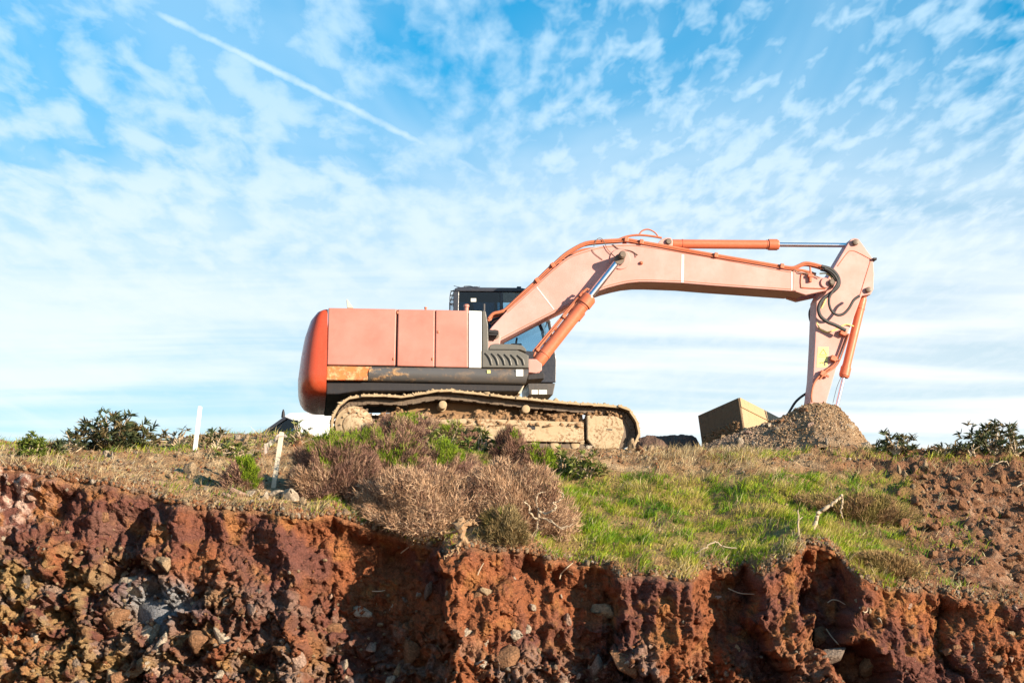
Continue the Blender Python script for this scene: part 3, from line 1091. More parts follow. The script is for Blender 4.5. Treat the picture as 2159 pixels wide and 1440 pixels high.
sk = skirt(0.02, 1)
skirt(WID - 0.02, -1)
b = MB()
b.prism_px([(1109, 781), (1116, 778), (1112, 800), (1101, 826), (1096, 826)], 0.2, 1.0, ref=0.0)
b.build('front_bracket', M['wood'], exc)
b = MB()
b.prism_px([(1088, 779), (1103, 779), (1103, 793), (1088, 793)], -0.024, -0.015)
b.build('white_sticker', M['cream'], sk)
b = MB()
b.prism_px([(1027, 780.5), (1034, 780.5), (1034, 787), (1027, 787)], -0.026, -0.015)
b.build('yellow_sticker', M['sticker'], sk)

# front guard, louvred box and hump
b = MB()
b.prism_px([(1016.5, 655), (1024, 656), (1029, 685), (1030, 722), (1030, 740), (1017, 741)], 0.0, 0.75)
b.build('front_guard', M['grey_light'], exc, bevel=0.015)
b = MB()
pt = P(1021, 656, 0.03)
b.cyl((pt.x, 0.05, pt.z - 0.05), (pt.x, 0.05, pt.z + 0.135), 0.018, 10)
b.build('guard_rod', M['grey'], exc, smooth=True)
b = MB()
b.prism_px([(1016.5, 737.5), (1090, 738), (1098, 741), (1114.5, 749), (1115, 775.5), (1016.5, 774.5)], -0.02, 0.95)
lb = b.build('louvre_box', M['grey_light'], exc, bevel=0.014, seg=3)
for i in range(6):
    x0 = 1026 + i * 13.6
    b = MB()
    pl = [P(x0 - 2.5, 744 + i * 0.9, -0.03), P(x0 + 4, 750.5 + i * .7, -0.03), P(x0 + 8.5, 759, -0.03), P(x0 + 11, 769.5, -0.03)]
    b.tube(pl, [0.013, 0.021, 0.021, 0.015], 8, smooth=4)
    b.build('louvre', M['grey_light'], lb, smooth=True)
b = MB()
b.prism_px([(1031, 735.5), (1034, 727), (1042, 724.5), (1080, 725.5), (1101, 728), (1109, 736), (1110, 742), (1096, 737), (1031, 736.5)], 0.08, 0.9)
b.build('tank_hump', M['grey_light'], exc, bevel=0.02, seg=3)
b = MB()
b.prism_px([(1031, 695), (1051, 697), (1051, 703), (1031, 701)], 0.3, 0.9)
b.prism_px([(1031, 703), (1049, 704), (1048, 707), (1031, 706)], 0.3, 0.9)
b.build('step', M['black'], exc)
# bits on the bonnet
b = MB()
b.prism_px([(731, 631), (733, 632), (745, 649.5), (733, 649)], 0.9, 1.05)
b.build('exhaust_flap', M['wood'], exc)
b = MB()
pt = P(897.5, 653, 0.4)
b.lathe((pt.x, 0.4, pt.z - 0.04), (pt.x, 0.4, pt.z + 0.1), [(0, .02), (.06, .02), (.062, .028), (.085, .028)], 12)
b.build('lifting_stud', M['cylinder'], exc)
b = MB()
pt = P(983, 656, 0.35)
b.lathe((pt.x, .35, pt.z - .04), (pt.x, .35, pt.z + .2), [(0, .042), (.11, .042), (.112, .055), (.145, .055), (.16, .045)], 16)
b.build('filler_pipe', M['panel'], exc, smooth=True)

# ---- cab (far side of the machine)
CY0, CY1 = 1.95, 2.92
cabp = [(958, 614), (963, 608), (1100, 609.5), (1122, 613), (1146, 640), (1160, 678), (1169, 720), (1173, 760), (1172, 800), (1166, 832), (1120, 830), (958, 790)]


def cab_frame(y0, y1):
    """window frame sheet: pillars and sills of one side of the cab"""
    bars = [[(956, 616), (961, 609), (968, 613), (964, 790), (956, 790)],
            [(961, 608), (1104, 609.5), (1124, 615), (1120, 621), (1100, 616.5), (962, 615)],
            [(1124, 615), (1146, 641), (1161, 678), (1156, 682), (1140, 645), (1118, 620)],
            [(1161, 678), (1169, 720), (1164, 722), (1155, 682)],
            [(1054, 616), (1060, 616), (1064, 740), (1056, 740)]]
    bb = MB()
    q0 = 1.95
    for poly in bars:
        bb.prism([xz(a, r, q0) for a, r in poly], y0, y1)
    bb.prism([xz(a, r, q0) for a, r in [(956, 725), (1060, 735), (1138, 742), (1168, 722), (1173, 760), (1172, 806), (1112, 806), (956, 790)]], y0 + 0.003, y1 - 0.003)
    return bb


cab = cab_frame(CY0, CY0 + 0.06).build('cab', M['cab'], exc, bevel=0.01)
cab_frame(CY1 - 0.06, CY1).build('cab_side_frame', M['cab'], cab, bevel=0.01)
b = MB()
b.prism([xz(a, r, 1.95) for a, r in [(958, 609), (966, 606), (1098, 607), (1122, 612), (1122, 616), (958, 615)]], CY0 - 0.02, CY1 + 0.02)
b.build('cab_roof', M['cab'], cab, bevel=0.02)
b = MB()
b.prism([xz(a, r, 1.95) for a, r in [(1113, 808), (1171, 808), (1166, 832), (1116, 832)]], CY0 + 0.01, CY1 - 0.01)
b.prism([xz(a, r, 1.95) for a, r in [(960, 780), (1168, 795), (1168, 806), (960, 800)]], CY0 + 0.08, CY1 - 0.08)
b.build('cab_floor', M['grey'], cab, bevel=0.01)
for a0, a1 in ((1121, 1134), (1136, 1153)):
    b = MB()
    b.prism([xz(a, r, 1.95) for a, r in [(a0, 822), (a1, 822), (a1, 831), (a0, 831)]], CY0 + 0.002, CY0 + 0.009)
    b.build('reflector', M['cream'], cab)
for y in (CY0 + 0.025, CY1 - 0.035):
    b = MB()
    b.prism([xz(a, r, 1.95) for a, r in [(963, 614), (1056, 615), (1058, 736), (962, 726)]], y, y + 0.008)
    b.build('side_window', M['glass_dark'], cab)
    b = MB()
    b.prism([xz(a, r, 1.95) for a, r in [(1060, 615), (1118, 620), (1141, 645), (1156, 682), (1164, 722), (1138, 741), (1062, 737)]], y, y + 0.008)
    b.build('door_window', M['glass'], cab)
# curved windscreen and rear glass
b = MB()
fr_ = [(1123, 617), (1146, 642), (1160, 678), (1168, 720), (1172, 760)]
v_ = []
for a, r in fr_:
    x_, z_ = xz(a, r, 1.95)
    v_ += [(x_, CY0 + 0.06, z_), (x_, CY1 - 0.06, z_)]
b.add(v_, [(2 * i, 2 * i + 1, 2 * i + 3, 2 * i + 2) for i in range(4)])
b.build('windscreen', M['glass'], cab, smooth=True)
b = MB()
x_, z_ = xz(958, 618, 1.95)
x2_, z2_ = xz(958, 700, 1.95)
b.box((x_, (CY0 + CY1) / 2, (z_ + z2_) / 2), (0.006, (CY1 - CY0) / 2 - 0.06, (z_ - z2_) / 2))
b.build('rear_window', M['glass'], cab)
b = MB()
b.box((x2_ + 0.01, (CY0 + CY1) / 2, z2_ - 0.35), (0.02, (CY1 - CY0) / 2 - 0.06, 0.38))
b.build('rear_wall', M['cab'], cab)
b = MB()
sx0, sz0 = xz(1000, 700, 2.4)
b.prism([xz(a, r, 2.4) for a, r in [(985, 668), (1000, 664), (1012, 735), (1062, 742), (1062, 765), (990, 765)]], 2.2, 2.7)
b.prism([xz(a, r, 2.4) for a, r in [(984, 640), (996, 638), (1002, 664), (988, 667)]], 2.32, 2.58)
b.build('seat', M['rubber'], cab, bevel=0.04, seg=3)
b = MB()
b.prism([xz(a, r, 2.1) for a, r in [(1078, 724), (1100, 724), (1100, 752), (1078, 752)]], 2.1, 2.3)
b.cyl(P(1088, 724, 2.2), P(1090, 712, 2.2), 0.02, 8)
b.build('control_console', M['rubber'], cab, bevel=0.01)
b = MB()
b.prism([xz(a, r, 1.95) for a, r in [(993, 629), (1004, 629), (1004, 636), (993, 636)]], CY0 + 0.012, CY0 + 0.02)
b.build('window_label', M['cream'], cab)
# grab rail, lamp and loose wires on the cab
b = MB()
b.tube([P(957, 612, 1.98), P(950, 618, 1.98), P(949, 640, 1.98), P(957, 645, 1.98)], 0.008, 6, smooth=4)
for r in (614, 623, 632, 641):
    b.cyl(P(957, r, 1.97), P(950, r, 1.97), 0.012, 6)
b.build('grab_rail', M['black'], cab)
b = MB()
b.tube([P(957, 603, 2.2), P(970, 606, 2.1), P(985, 607, 2.1), P(978, 604, 2.2), P(992, 603.5, 2.2), P(1004, 607, 2.1), P(1012, 604, 2.1)], 0.006, 6, smooth=4)
b.tube([P(968, 607, 2.1), P(990, 605, 2.1), P(1003, 606, 2.0)], 0.009, 6, smooth=4)
b.build('roof_wire', M['rubber'], cab)
for a in (1003, 1094):
    b = MB()
    b.box(P(a, 606.5, 2.05), (0.04, 0.04, 0.014))
    b.build('roof_lamp', M['black'], cab, bevel=0.005)
b = MB()
b.box(P(1155, 676, 1.93), (0.03, 0.02, 0.05))
b.cyl(P(1155, 676, 1.93), P(1150, 690, 1.95), 0.01, 6)
b.build('mirror', M['black'], cab, bevel=0.006)

# ---- boom
BY0, BY1 = 1.12, 1.82
top_b = [(1036, 690), (1069, 655), (1130, 600), (1162, 570), (1197, 542), (1216, 533), (1236, 526.5), (1255, 521), (1273, 517.5), (1301, 514.5), (1325, 513.5), (1343, 514.5), (1394, 521.5), (1500, 539.5), (1600, 558), (1676, 571.5)]
bot_b = [(1676, 614.5), (1600, 609), (1500, 602), (1440, 597), (1400, 595.5), (1370, 594.5), (1347, 594.5), (1322, 597), (1301, 601.5), (1280, 607), (1262, 613.5), (1234, 627), (1192, 648.5), (1148, 670), (1090, 700), (1046, 723), (1034, 715)]
b = MB()
b.prism_px(top_b + bot_b, BY0, BY1)
boom = b.build('boom', M['boom'], exc, bevel=0.012)
# fork at the boom tip: two cheeks
for y0, y1 in ((BY0 + 0.004, BY0 + 0.13), (BY1 - 0.13, BY1 - 0.004)):
    b = MB()
    q = [(1677, 572), (1690, 572), (1742, 587), (1755, 590), (1761, 597), (1757, 607), (1745, 612), (1699, 622), (1677, 615)]
    b.prism([xz(a, r, BY0) for a, r in q], y0, y1)
    b.build('boom_fork', M['boom'], exc, bevel=0.012)
b = MB()
b.prism([xz(a, r, BY0) for a, r in [(1677, 575), (1692, 576), (1700, 600), (1697, 618), (1677, 613)]], BY0 + 0.131, BY1 - 0.131)
b.build('boom_end_plate', M['boom'], boom)


def plate(name, poly, Y, th, mat, parent, bev=0.004):
    bb = MB()
    bb.prism([xz(a, r, Y) for a, r in poly], Y - th, Y + 0.004)
    return bb.build(name, mat, parent, bevel=bev)


plate('weld_seam', [(1437, 537), (1442, 538), (1441, 596), (1436, 596)], BY0, 0.006, M['cream'], boom, 0.002)
plate('weld_seam', [(1131, 606), (1132.4, 605), (1168.4, 651.6), (1167, 652.6)], BY0, 0.005, M['cream'], boom, 0)
plate('weld_seam', [(1668, 573), (1671, 573), (1671, 612), (1668, 612)], BY0, 0.006, M['cream'], boom, 0.002)
plate('reinforcing_plate', [(1671.5, 573), (1678, 573.5), (1677, 613), (1671.5, 612.5)], BY0, 0.014, M['boom'], boom)
# weld beads along both edges; the top line also paints the pipes' gap shadow
for line, dr in ((top_b[1:], 4.5), (bot_b[:-1], -4.0)):
    b = MB()
    b.tube([P(a, r + dr, BY0 - .001) for a, r in line], 0.0065, 6, smooth=3)
    b.build('weld_bead', M['pipe'], boom, smooth=True)
# raised frame rib on the fork
b = MB()
b.tube([P(a, r, BY0 - 0.004) for a, r in [(1712, 577), (1694, 577), (1689, 583), (1689, 602), (1694, 607), (1740, 609)]], 0.012, 8, smooth=3)
b.build('fork_rib', M['pipe'], boom, smooth=True)


def boss(px, py, Y0, Y1, r0, r1, name, parent, mat=M['boom']):
    c_ = P(px, py, BY0)
    bb = MB()
    L = Y1 - Y0
    bb.lathe((c_.x, Y0, c_.z), (c_.x, Y1, c_.z), [(0, r1), (0.0, r0 - .01), (.012, r0), (L - .012, r0), (L, r0 - .01)], 28)
    return bb.build(name, mat, parent, smooth=True)


def pin(px, py, Y0, Y1, r, parent, ref, bolts=True):
    c_ = P(px, py, ref)
    bb = MB()
    L = Y1 - Y0
    bb.lathe((c_.x, Y0, c_.z), (c_.x, Y1, c_.z), [(0, r * .72), (.012, r * .78), (.018, r), (L - .018, r), (L - .012, r * .78), (L, r * .72)], 20)
    return bb.build('pin', M['pin'], parent, smooth=True, angle=25)


boss(1307, 547, BY0 - 0.025, BY0 + 0.02, 0.2, 0.18, 'pin_boss', boom)
boss(1740, 597, BY0 - 0.03, BY0 + 0.02, 0.10, 0.09, 'pin_boss', boom)
pin(1305, 547, 0.70, 2.24, 0.072, boom, BY0)
pin(1042, 708, 0.95, 2.0, 0.09, boom, BY0)
pin(1752, 597, BY0 - 0.10, BY1 + 0.1, 0.06, boom, BY0)
b = MB()
c_ = P(1352, 555, BY0)
b.lathe((c_.x, BY0 - .05, c_.z), (c_.x, BY0 + .02, c_.z), [(0, .02), (.012, .028), (.03, .034), (.07, .034)], 12)
b.build('bolt', M['cylinder'], boom, smooth=True)
for y0 in (BY0 - .12, BY1 + .02):
    b = MB()
    b.prism([xz(a, r, BY0) for a, r in [(1034, 694), (1046, 697), (1054, 712), (1052, 738), (1026, 738), (1028, 700)]], y0, y0 + .1)
    b.build('boom_foot_bracket', M['boom'], exc, bevel=0.01)


# ---- hydraulic cylinders
def ram(A, B, split, r, rr, mat, name, neck=0.0, parent=exc):
    """A: base pin, B: rod pin (world); split: share of the barrel"""
    A, B = Vector(A), Vector(B)
    L = (B - A).length
    s = L * split
    bb = MB()
    bb.lathe(A, B, [(0.02, r * .55), (.06, r * .75), (.12, r * .98), (.14, r), (.30, r), (.302, r * 1.07), (.325, r * 1.07), (.327, r), (s - .24, r), (s - .238, r * 1.06), (s - .20, r * 1.06), (s - .198, r * 1.24),
                    (s - .03, r * 1.24), (s - .025, r * 1.1), (s, r * 1.05), (s + .01, r * .7)], 26)
    c_ = bb.build(name, mat, parent, smooth=True, angle=28)
    bb = MB()
    bb.cyl(A + (B - A) * (s / L), B - (B - A).normalized() * 0.05, rr, 20)
    bb.build('rod', M['chrome'], c_, smooth=True)
    # eyes at both ends, across y
    for q, rad, w_ in ((A, r * 1.0, r * 1.5), (B, r * .85, r * 1.4)):
        bb = MB()
        bb.cyl((q.x, q.y - w_ / 2, q.z), (q.x, q.y + w_ / 2, q.z), rad, 20)
        bb.build('eye', M['pin'] if q is B else mat, c_, smooth=True)
    return c_


rB = 0.115
for yy in (0.90, 2.04):
    a_, q_ = P(1127, 773, 0.84), P(1306, 547, 0.84)
    A, Bq = Vector((a_.x, yy, a_.z)), Vector((q_.x, yy, q_.z))
    bc = ram(A, Bq, 0.655, rB, 0.062, M['cylinder'], 'boom_cylinder')
    dvec = (Bq - A).normalized()
    nrm = Vector((-dvec.z, 0, dvec.x))
    b = MB()
    o1, o2 = A + dvec * 0.22 + nrm * (rB + .035), A + dvec * 1.72 + nrm * (rB + .035)
    b.tube([A + dvec * 0.2 + nrm * rB * .6, o1, o1.lerp(o2, .5), o2, A + dvec * 1.80 + nrm * rB * .8], 0.022, 8, smooth=3)
    b.tube([o1 + nrm * .05, o2 + nrm * .02], 0.012, 8)
    b.build('oil_pipe', M['pipe'], bc, smooth=True)
    for f in (0.3, 1.1, 1.62):
        b = MB()
        b.box(A + dvec * f + nrm * (rB + .03), (0.03, 0.05, 0.03), Matrix.Rotation(-math.atan2(dvec.z, dvec.x), 3, 'Y'))
        b.build('pipe_clamp', M['cylinder'], bc, bevel=0.005)
for y0 in (0.66, 0.92):
    b = MB()
    b.prism([xz(a, r, 0.82) for a, r in [(1112, 760), (1128, 760), (1140, 770), (1140, 784), (1128, 790), (1112, 788)]], y0, y0 + .06)
    b.build('cylinder_bracket', M['boom'], exc, bevel=0.01)
b = MB()
b.prism([xz(a, r, 0.4) for a, r in [(1112, 792), (1142, 786), (1146, 790), (1146, 800), (1112, 802)]], 0.30, 0.8)
b.build('front_step', M['black'], exc, bevel=0.008)

YS = (BY0 + BY1) / 2
ab, ae = P(1411, 508, BY0 + .1), P(1803, 511, BY0 + .1)
ac = ram((ab.x, YS, ab.z), (ae.x, YS, ae.z), 0.603, 0.088, 0.044, M['cylinder'], 'arm_cylinder')
for y0 in (YS - 0.17, YS + 0.09):
    b = MB()
    b.prism([xz(a, r, BY0 + .1) for a, r in [(1382, 518), (1396, 503), (1406, 499), (1417, 499.5), (1421, 506), (1420, 517), (1428, 530), (1384, 523)]], y0, y0 + 0.08)
    b.build('arm_cylinder_bracket', M['boom'], boom, bevel=0.01)
c_ = P(1411, 508, BY0 + .1)
b = MB()
b.lathe((c_.x, YS - .22, c_.z), (c_.x, YS + .22, c_.z), [(0, .045), (.02, .06), (.42, .06), (.44, .045)], 18)
b.build('pin', M['pin'], boom, smooth=True)

# pipes along the top of the boom
def top_pipe(dy, off, r, first=0, name='boom_pipe'):
    line = [(1030, 672), (1040, 661), (1056, 657), (1068, 650), (1100, 620), (1130, 593), (1150, 573), (1170, 555), (1190, 537), (1210, 524), (1235, 512), (1265, 508), (1300, 506), (1322, 504.5), (1345, 508.5), (1400, 518),
            (1500, 536), (1600, 553), (1650, 561.5), (1672, 564), (1684, 560), (1695, 555), (1706, 554.5), (1722, 558), (1738, 563)]
    bb = MB()
    bb.tube([P(a, q + off, BY0) + Vector((0, dy, 0)) for a, q in line[first:]], r, 8, smooth=3)
    return bb.build(name, M['pipe'], boom, smooth=True)


top_pipe(0.02, 0, 0.030)
top_pipe(0.12, 1.5, 0.030)
top_pipe(0.55, 2, 0.030)
top_pipe(-0.02, 5, 0.012, 3)
for a, r in ((1132, 592), (1165, 560), (1320, 506), (1352, 511), (1509, 539), (1648, 562)):
    b = MB()
    q = P(a, r, BY0)
    b.box(q + Vector((0, 0.06, 0)), (0.035, 0.12, 0.045), Matrix.Rotation(0.6 if a < 1200 else -0.17, 3, 'Y').inverted())
    b.build('pipe_clamp', M['cylinder'], boom, bevel=0.006)
b = MB()
b.tube([P(a, r, BY0 + .2) for a, r in [(1300, 507), (1322, 499), (1345, 496), (1372, 498), (1395, 502)]], 0.022, 8, smooth=5)
b.tube([P(a, r, BY0 + .25) for a, r in [(1346, 497), (1354, 487), (1367, 484), (1380, 490), (1387, 498)]], 0.014, 8, smooth=5)
b.build('arm_cylinder_hose', M['pipe'], boom, smooth=True)
b = MB()
b.tube([P(a, r, BY0 - .03) for a, r in [(1252, 520), (1258, 506), (1265, 502.5), (1272, 507), (1282, 527), (1300, 544)]], 0.007, 6, smooth=5)
b.tube([P(a, r, BY0 - .015) for a, r in [(1292, 515), (1305, 525), (1330, 529), (1345, 538)]], 0.008, 6, smooth=4)
b.tube([P(a, r, BY0 - .015) for a, r in [(1248, 526), (1254, 535), (1271, 548)]], 0.006, 6, smooth=4)
b.tube([P(a, r, BY0 - .015) for a, r in [(1330, 529), (1338, 533), (1341, 543)]], 0.006, 6, smooth=4)
b.build('loose_wire', M['pin'], boom, smooth=True)
# hose bundle at the boom foot
for k in range(4):
    b = MB()
    b.tube([P(1032 + k, 672 + 4 * k, BY0 + .1 + .1 * k), P(1036 + 2 * k, 664 + 5 * k, BY0 + .1 + .1 * k), P(1050 + k, 662 + 4 * k, BY0 + .05 + .1 * k), P(1062, 658 + 3 * k, BY0 + .05 + .1 * k)], 0.02, 8, smooth=4)
    b.build('foot_hose', M['pipe'] if k % 2 else M['rubber'], boom, smooth=True)

# ---- stick (dipper arm)
SY0, SY1 = BY0 + 0.14, BY1 - 0.14
st = [(1789, 512), (1794, 504.5), (1803, 502), (1811, 504.5), (1841, 546), (1843, 575), (1842, 610), (1836, 621), (1817, 624), (1792, 692), (1768, 760), (1741, 853), (1728, 905), (1702, 905), (1708, 847), (1714, 800), (1718.5, 719), (1721.5, 632), (1738, 600), (1757, 566)]
b = MB()
b.prism([xz(a, r, BY0 + .14) for a, r in st], SY0, SY1)
stick = b.build('stick', M['boom'], exc, bevel=0.014)
SREF = SY0
b = MB()
b.tube([P(a, r, SREF - 0.003) for a, r in [(1766, 561), (1787, 533), (1796, 529), (1808, 532), (1836, 547)]], 0.008, 6, smooth=3)
b.tube([P(a, r, SREF - 0.003) for a, r in [(1836, 548), (1813, 623)]], 0.007, 6)
b.build('weld_bead', M['pipe'], stick)
b = MB()
b.box(P(1841, 547, SREF) + Vector((0.02, .2, 0)), (0.035, 0.26, 0.02))
b.build('stop_plate', M['black'], stick, bevel=0.004)


def spin(px, py, r):
    c_ = P(px, py, SREF)
    bb = MB()
    bb.lathe((c_.x, SY0 - .07, c_.z), (c_.x, SY1 + .07, c_.z), [(0, r * .6), (.008, r * .95), (.03, r), (SY1 - SY0 + .11, r), (SY1 - SY0 + .135, r * .95), (SY1 - SY0 + .14, r * .6)], 20)
    bb.build('pin', M['pin'], stick, smooth=True, angle=25)


spin(1803, 512, 0.06)
spin(1830, 612, 0.055)
spin(1722, 862, 0.07)
ba, be = P(1829, 614, SREF), P(1762, 893, SREF)
bcy = ram((ba.x, YS, ba.z), (be.x, YS, be.z), 0.64, 0.082, 0.036, M['cylinder'], 'bucket_cylinder', parent=exc)
for y0 in (SY0 + .01, SY1 - .07):
    b = MB()
    b.prism([xz(a, r, SREF) for a, r in [(1714, 880), (1740, 876), (1764, 886), (1768, 898), (1740, 915), (1716, 910)]], y0, y0 + 0.06)
    b.build('bucket_link', M['boom'], exc, bevel=0.01)
# hoses
def hose(pts, Y, r, name='hose', mat=None, parent=stick, dys=None):
    bb = MB()
    bb.tube([P(a, q, Y) + Vector((0, (dys[i] if dys else 0), 0)) for i, (a, q) in enumerate(pts)], r, 10, smooth=6)
    return bb.build(name, mat or M['rubber'], parent, smooth=True)


hose([(1732, 562), (1750, 567), (1763, 578), (1769, 592), (1766, 605), (1752, 618), (1737, 629), (1728, 642), (1726, 655), (1731, 668), (1745, 679), (1762, 686), (1783, 697)], BY0 - 0.06, 0.036)
hose([(1738, 566), (1752, 573), (1762, 584), (1766, 597), (1757, 612), (1749, 626), (1748, 640), (1753, 655), (1765, 664), (1778, 662), (1790, 650), (1800, 633), (1812, 624)], BY0 - 0.10, 0.026)
hose([(1730, 569), (1745, 574), (1757, 584), (1761, 594)], BY0 - 0.03, 0.022)
hose([(1722, 640), (1712, 647), (1707, 660), (1709, 676), (1716, 688)], SY1 + 0.05, 0.026)
hose([(1706, 826), (1690, 836), (1677, 848), (1668, 862), (1662, 872)], SY1 + 0.03, 0.024)
hose([(1743, 625), (1739, 636), (1732, 650)], SY0 - 0.03, 0.012, 'yellow_hose', M['sticker'])
hose([(1722, 680), (1729, 693), (1744, 700), (1762, 695), (1783, 684), (1800, 688)], SY0 - 0.03, 0.012, 'yellow_hose', M['sticker'])
hose([(1728, 577), (1742, 577), (1752, 584), (1757, 594)], BY0 + 0.02, 0.014, 'yellow_hose', M['sticker'])
hose([(1786, 704), (1778, 727), (1766, 757), (1757, 770), (1740, 782), (1724, 797), (1715, 812), (1711, 832), (1712, 848)], SY0 - 0.05, 0.020, 'stick_pipe', M['pipe'])
hose([(1790, 704), (1781, 731), (1770, 760), (1760, 774), (1742, 786), (1728, 800)], SY0 - 0.09, 0.016, 'stick_pipe', M['pipe'])
for a, r in ((1777, 702), (1757, 756), (1735, 788)):
    b = MB()
    q = P(a, r, SY0 - 0.05)
    b.box(q, (0.055, 0.05, 0.05), Matrix.Rotation(0.4, 3, 'Y'))
    b.box(q + Vector((0.07, -.01, -.03)), (0.05, 0.025, 0.02), Matrix.Rotation(0.5, 3, 'Y'))
    b.build('pipe_clamp', M['cylinder'], stick, bevel=0.008)
b = MB()
q = P(1708, 582, BY0 - 0.02)
b.box(q, (0.05, 0.05, 0.03))
b.box(q + Vector((0.0, -.01, -.07)), (0.025, 0.03, 0.05))
b.cyl(q + Vector((0.02, .02, .03)), q + Vector((0.02, .05, .24)), 0.02, 8)
b.build('hose_joint', M['cylinder'], boom, bevel=0.006)
hose([(1674, 569), (1684, 574), (1700, 577), (1712, 579), (1728, 586)], BY0 - 0.03, 0.010, 'loose_wire', M['pin'], boom)
hose([(1790, 762), (1783, 775), (1776, 790), (1765, 815), (1756, 850)], YS - .02, 0.005, 'loose_wire', M['rubber'], stick)
# yellow warning sticker with its drawn marks
stq = plate('warning_sticker', [(1725, 732), (1747, 732), (1744, 774), (1722, 774)], SREF, 0.004, M['sticker'], stick, 0)
b = MB()
for poly in ([(1728, 748), (1743, 748)], [(1728, 748), (1736, 736)], [(1736, 736), (1743, 748)], [(1726, 752), (1745, 752)]):
    b.tube([P(a, r, SREF - .006) for a, r in poly], 0.005, 4)
b.tube([P(a, r, SREF - .006) for a, r in [(1728, 766), (1733, 764), (1736, 766)]], 0.007, 4)
b.box(P(1740, 763, SREF - .006), (0.028, 0.004, 0.014))
b.box(P(1739, 767, SREF - .006), (0.014, 0.004, 0.035))
b.build('warning_mark', M['pin'], stq)

# ---- undercarriage
TRK = [(722, 846), (745, 835), (790, 831), (850, 833), (895, 826), (935, 821), (990, 825), (1050, 832), (1115, 839), (1200, 847), (1290, 853.5), (1318, 858), (1338, 875), (1349, 903), (1344, 930), (1326, 947), (1296, 953),
       (1200, 951), (1000, 949), (850, 947), (760, 944), (718, 930), (699, 905), (704, 870)]
TY0, TW = -0.12, 0.62
tp = [P(a, r, TY0) for a, r in TRK]
tp, _ = catmull(tp + [tp[0]], [1] * (len(tp) + 1), 12)
seg = [(tp[i + 1] - tp[i]).length for i in range(len(tp) - 1)]
tot = sum(seg)
NS = 52
cum = np.concatenate([[0], np.cumsum(seg)])
tx_, tz_ = np.array([p.x for p in tp]), np.array([p.z for p in tp])


def on_track(s):
    s = s % tot
    return Vector((np.interp(s, cum, tx_), 0, np.interp(s, cum, tz_)))


def shoe_mesh(k):
    bb = MB()
    h = tot / NS / 2
    # plate with a bent tail and two grouser bars (local x along the track, z outward)
    bb.prism([(-h * .98, .0), (-h * .94, -.040), (h * .7, -.040), (h * 1.10, -.046), (h * 1.10, -.014), (h * .7, 0)], 0, TW)
    bb.prism([(-h * .72, -.002), (-h * .60, .018), (-h * .48, .018), (-h * .38, -.002)], 0.004, TW - 0.004)
    bb.prism([(h * .10, -.002), (h * .18, .014), (h * .30, .014), (h * .40, -.002)], 0.004, TW - 0.004)
    me = bpy.data.meshes.new('track_shoe')
    me.from_pydata(bb.v, [], bb.f)
    me.update()
    me.materials.append(M['mud'])
    me.materials.append(M['chain'])
    for p_ in me.polygons:
        if p_.normal.z < -.5:
            p_.material_index = 1  # inner faces in darker steel, which also paints the shade under the plates
    return me


SHOES = [shoe_mesh(k) for k in range(2)]


def mud_lump(name, pts, size, parent, mat, seed, n=1):
    """crumbly heaps of mud joined on one part"""
    r = np.random.default_rng(seed)
    V, Fq = [], []
    for i, p in enumerate(pts):
        vv_ = stone_verts(IM, r, seed + i) * (size * r.uniform(.5, 1.2) * .5) + np.array(p)
        Fq.append(FM_ + sum(len(q) for q in V))
        V.append(vv_)
    V, Fq = np.concatenate(V), np.concatenate(Fq)
    return link(name, raw_mesh(name, V - np.array(origin_of(parent)), Fq), mat, parent, kind='stuff')


def mud_bank(parent, a0, a1, lim, bot, y0, fy):
    ua, ub = np.linspace(0, 1, 260), np.linspace(0, 1, 26)
    V = []
    for w_ in ub:
        for q in ua:
            px = a0 + (a1 - a0) * q
            p = P(px, bot + (lim(px) - bot) * w_, TY0)
            V.append((p.x, y0 + .095 + .20 * w_, p.z))
    V = np.array(V)
    V[:, 1] -= .07 * fbm(V[:, 0] * 7, V[:, 2] * 7, 1, 4, .6) + .03 * (.5 - worley(V[:, 0] * 14, V[:, 2] * 14, .3)[0])
    V[:, 2] += .03 * fbm(V[:, 0] * 6, V[:, 1] * 6, 5, 3)
    k = np.arange(len(V)).reshape(26, 260)
    q = np.stack([k[:-1, :-1], k[:-1, 1:], k[1:, 1:], k[1:, :-1]], -1).reshape(-1, 4)
    return link('caked_mud', raw_mesh('caked_mud', V - np.array(origin_of(parent)), None, q, smooth=True), M['mud_brown'], parent)


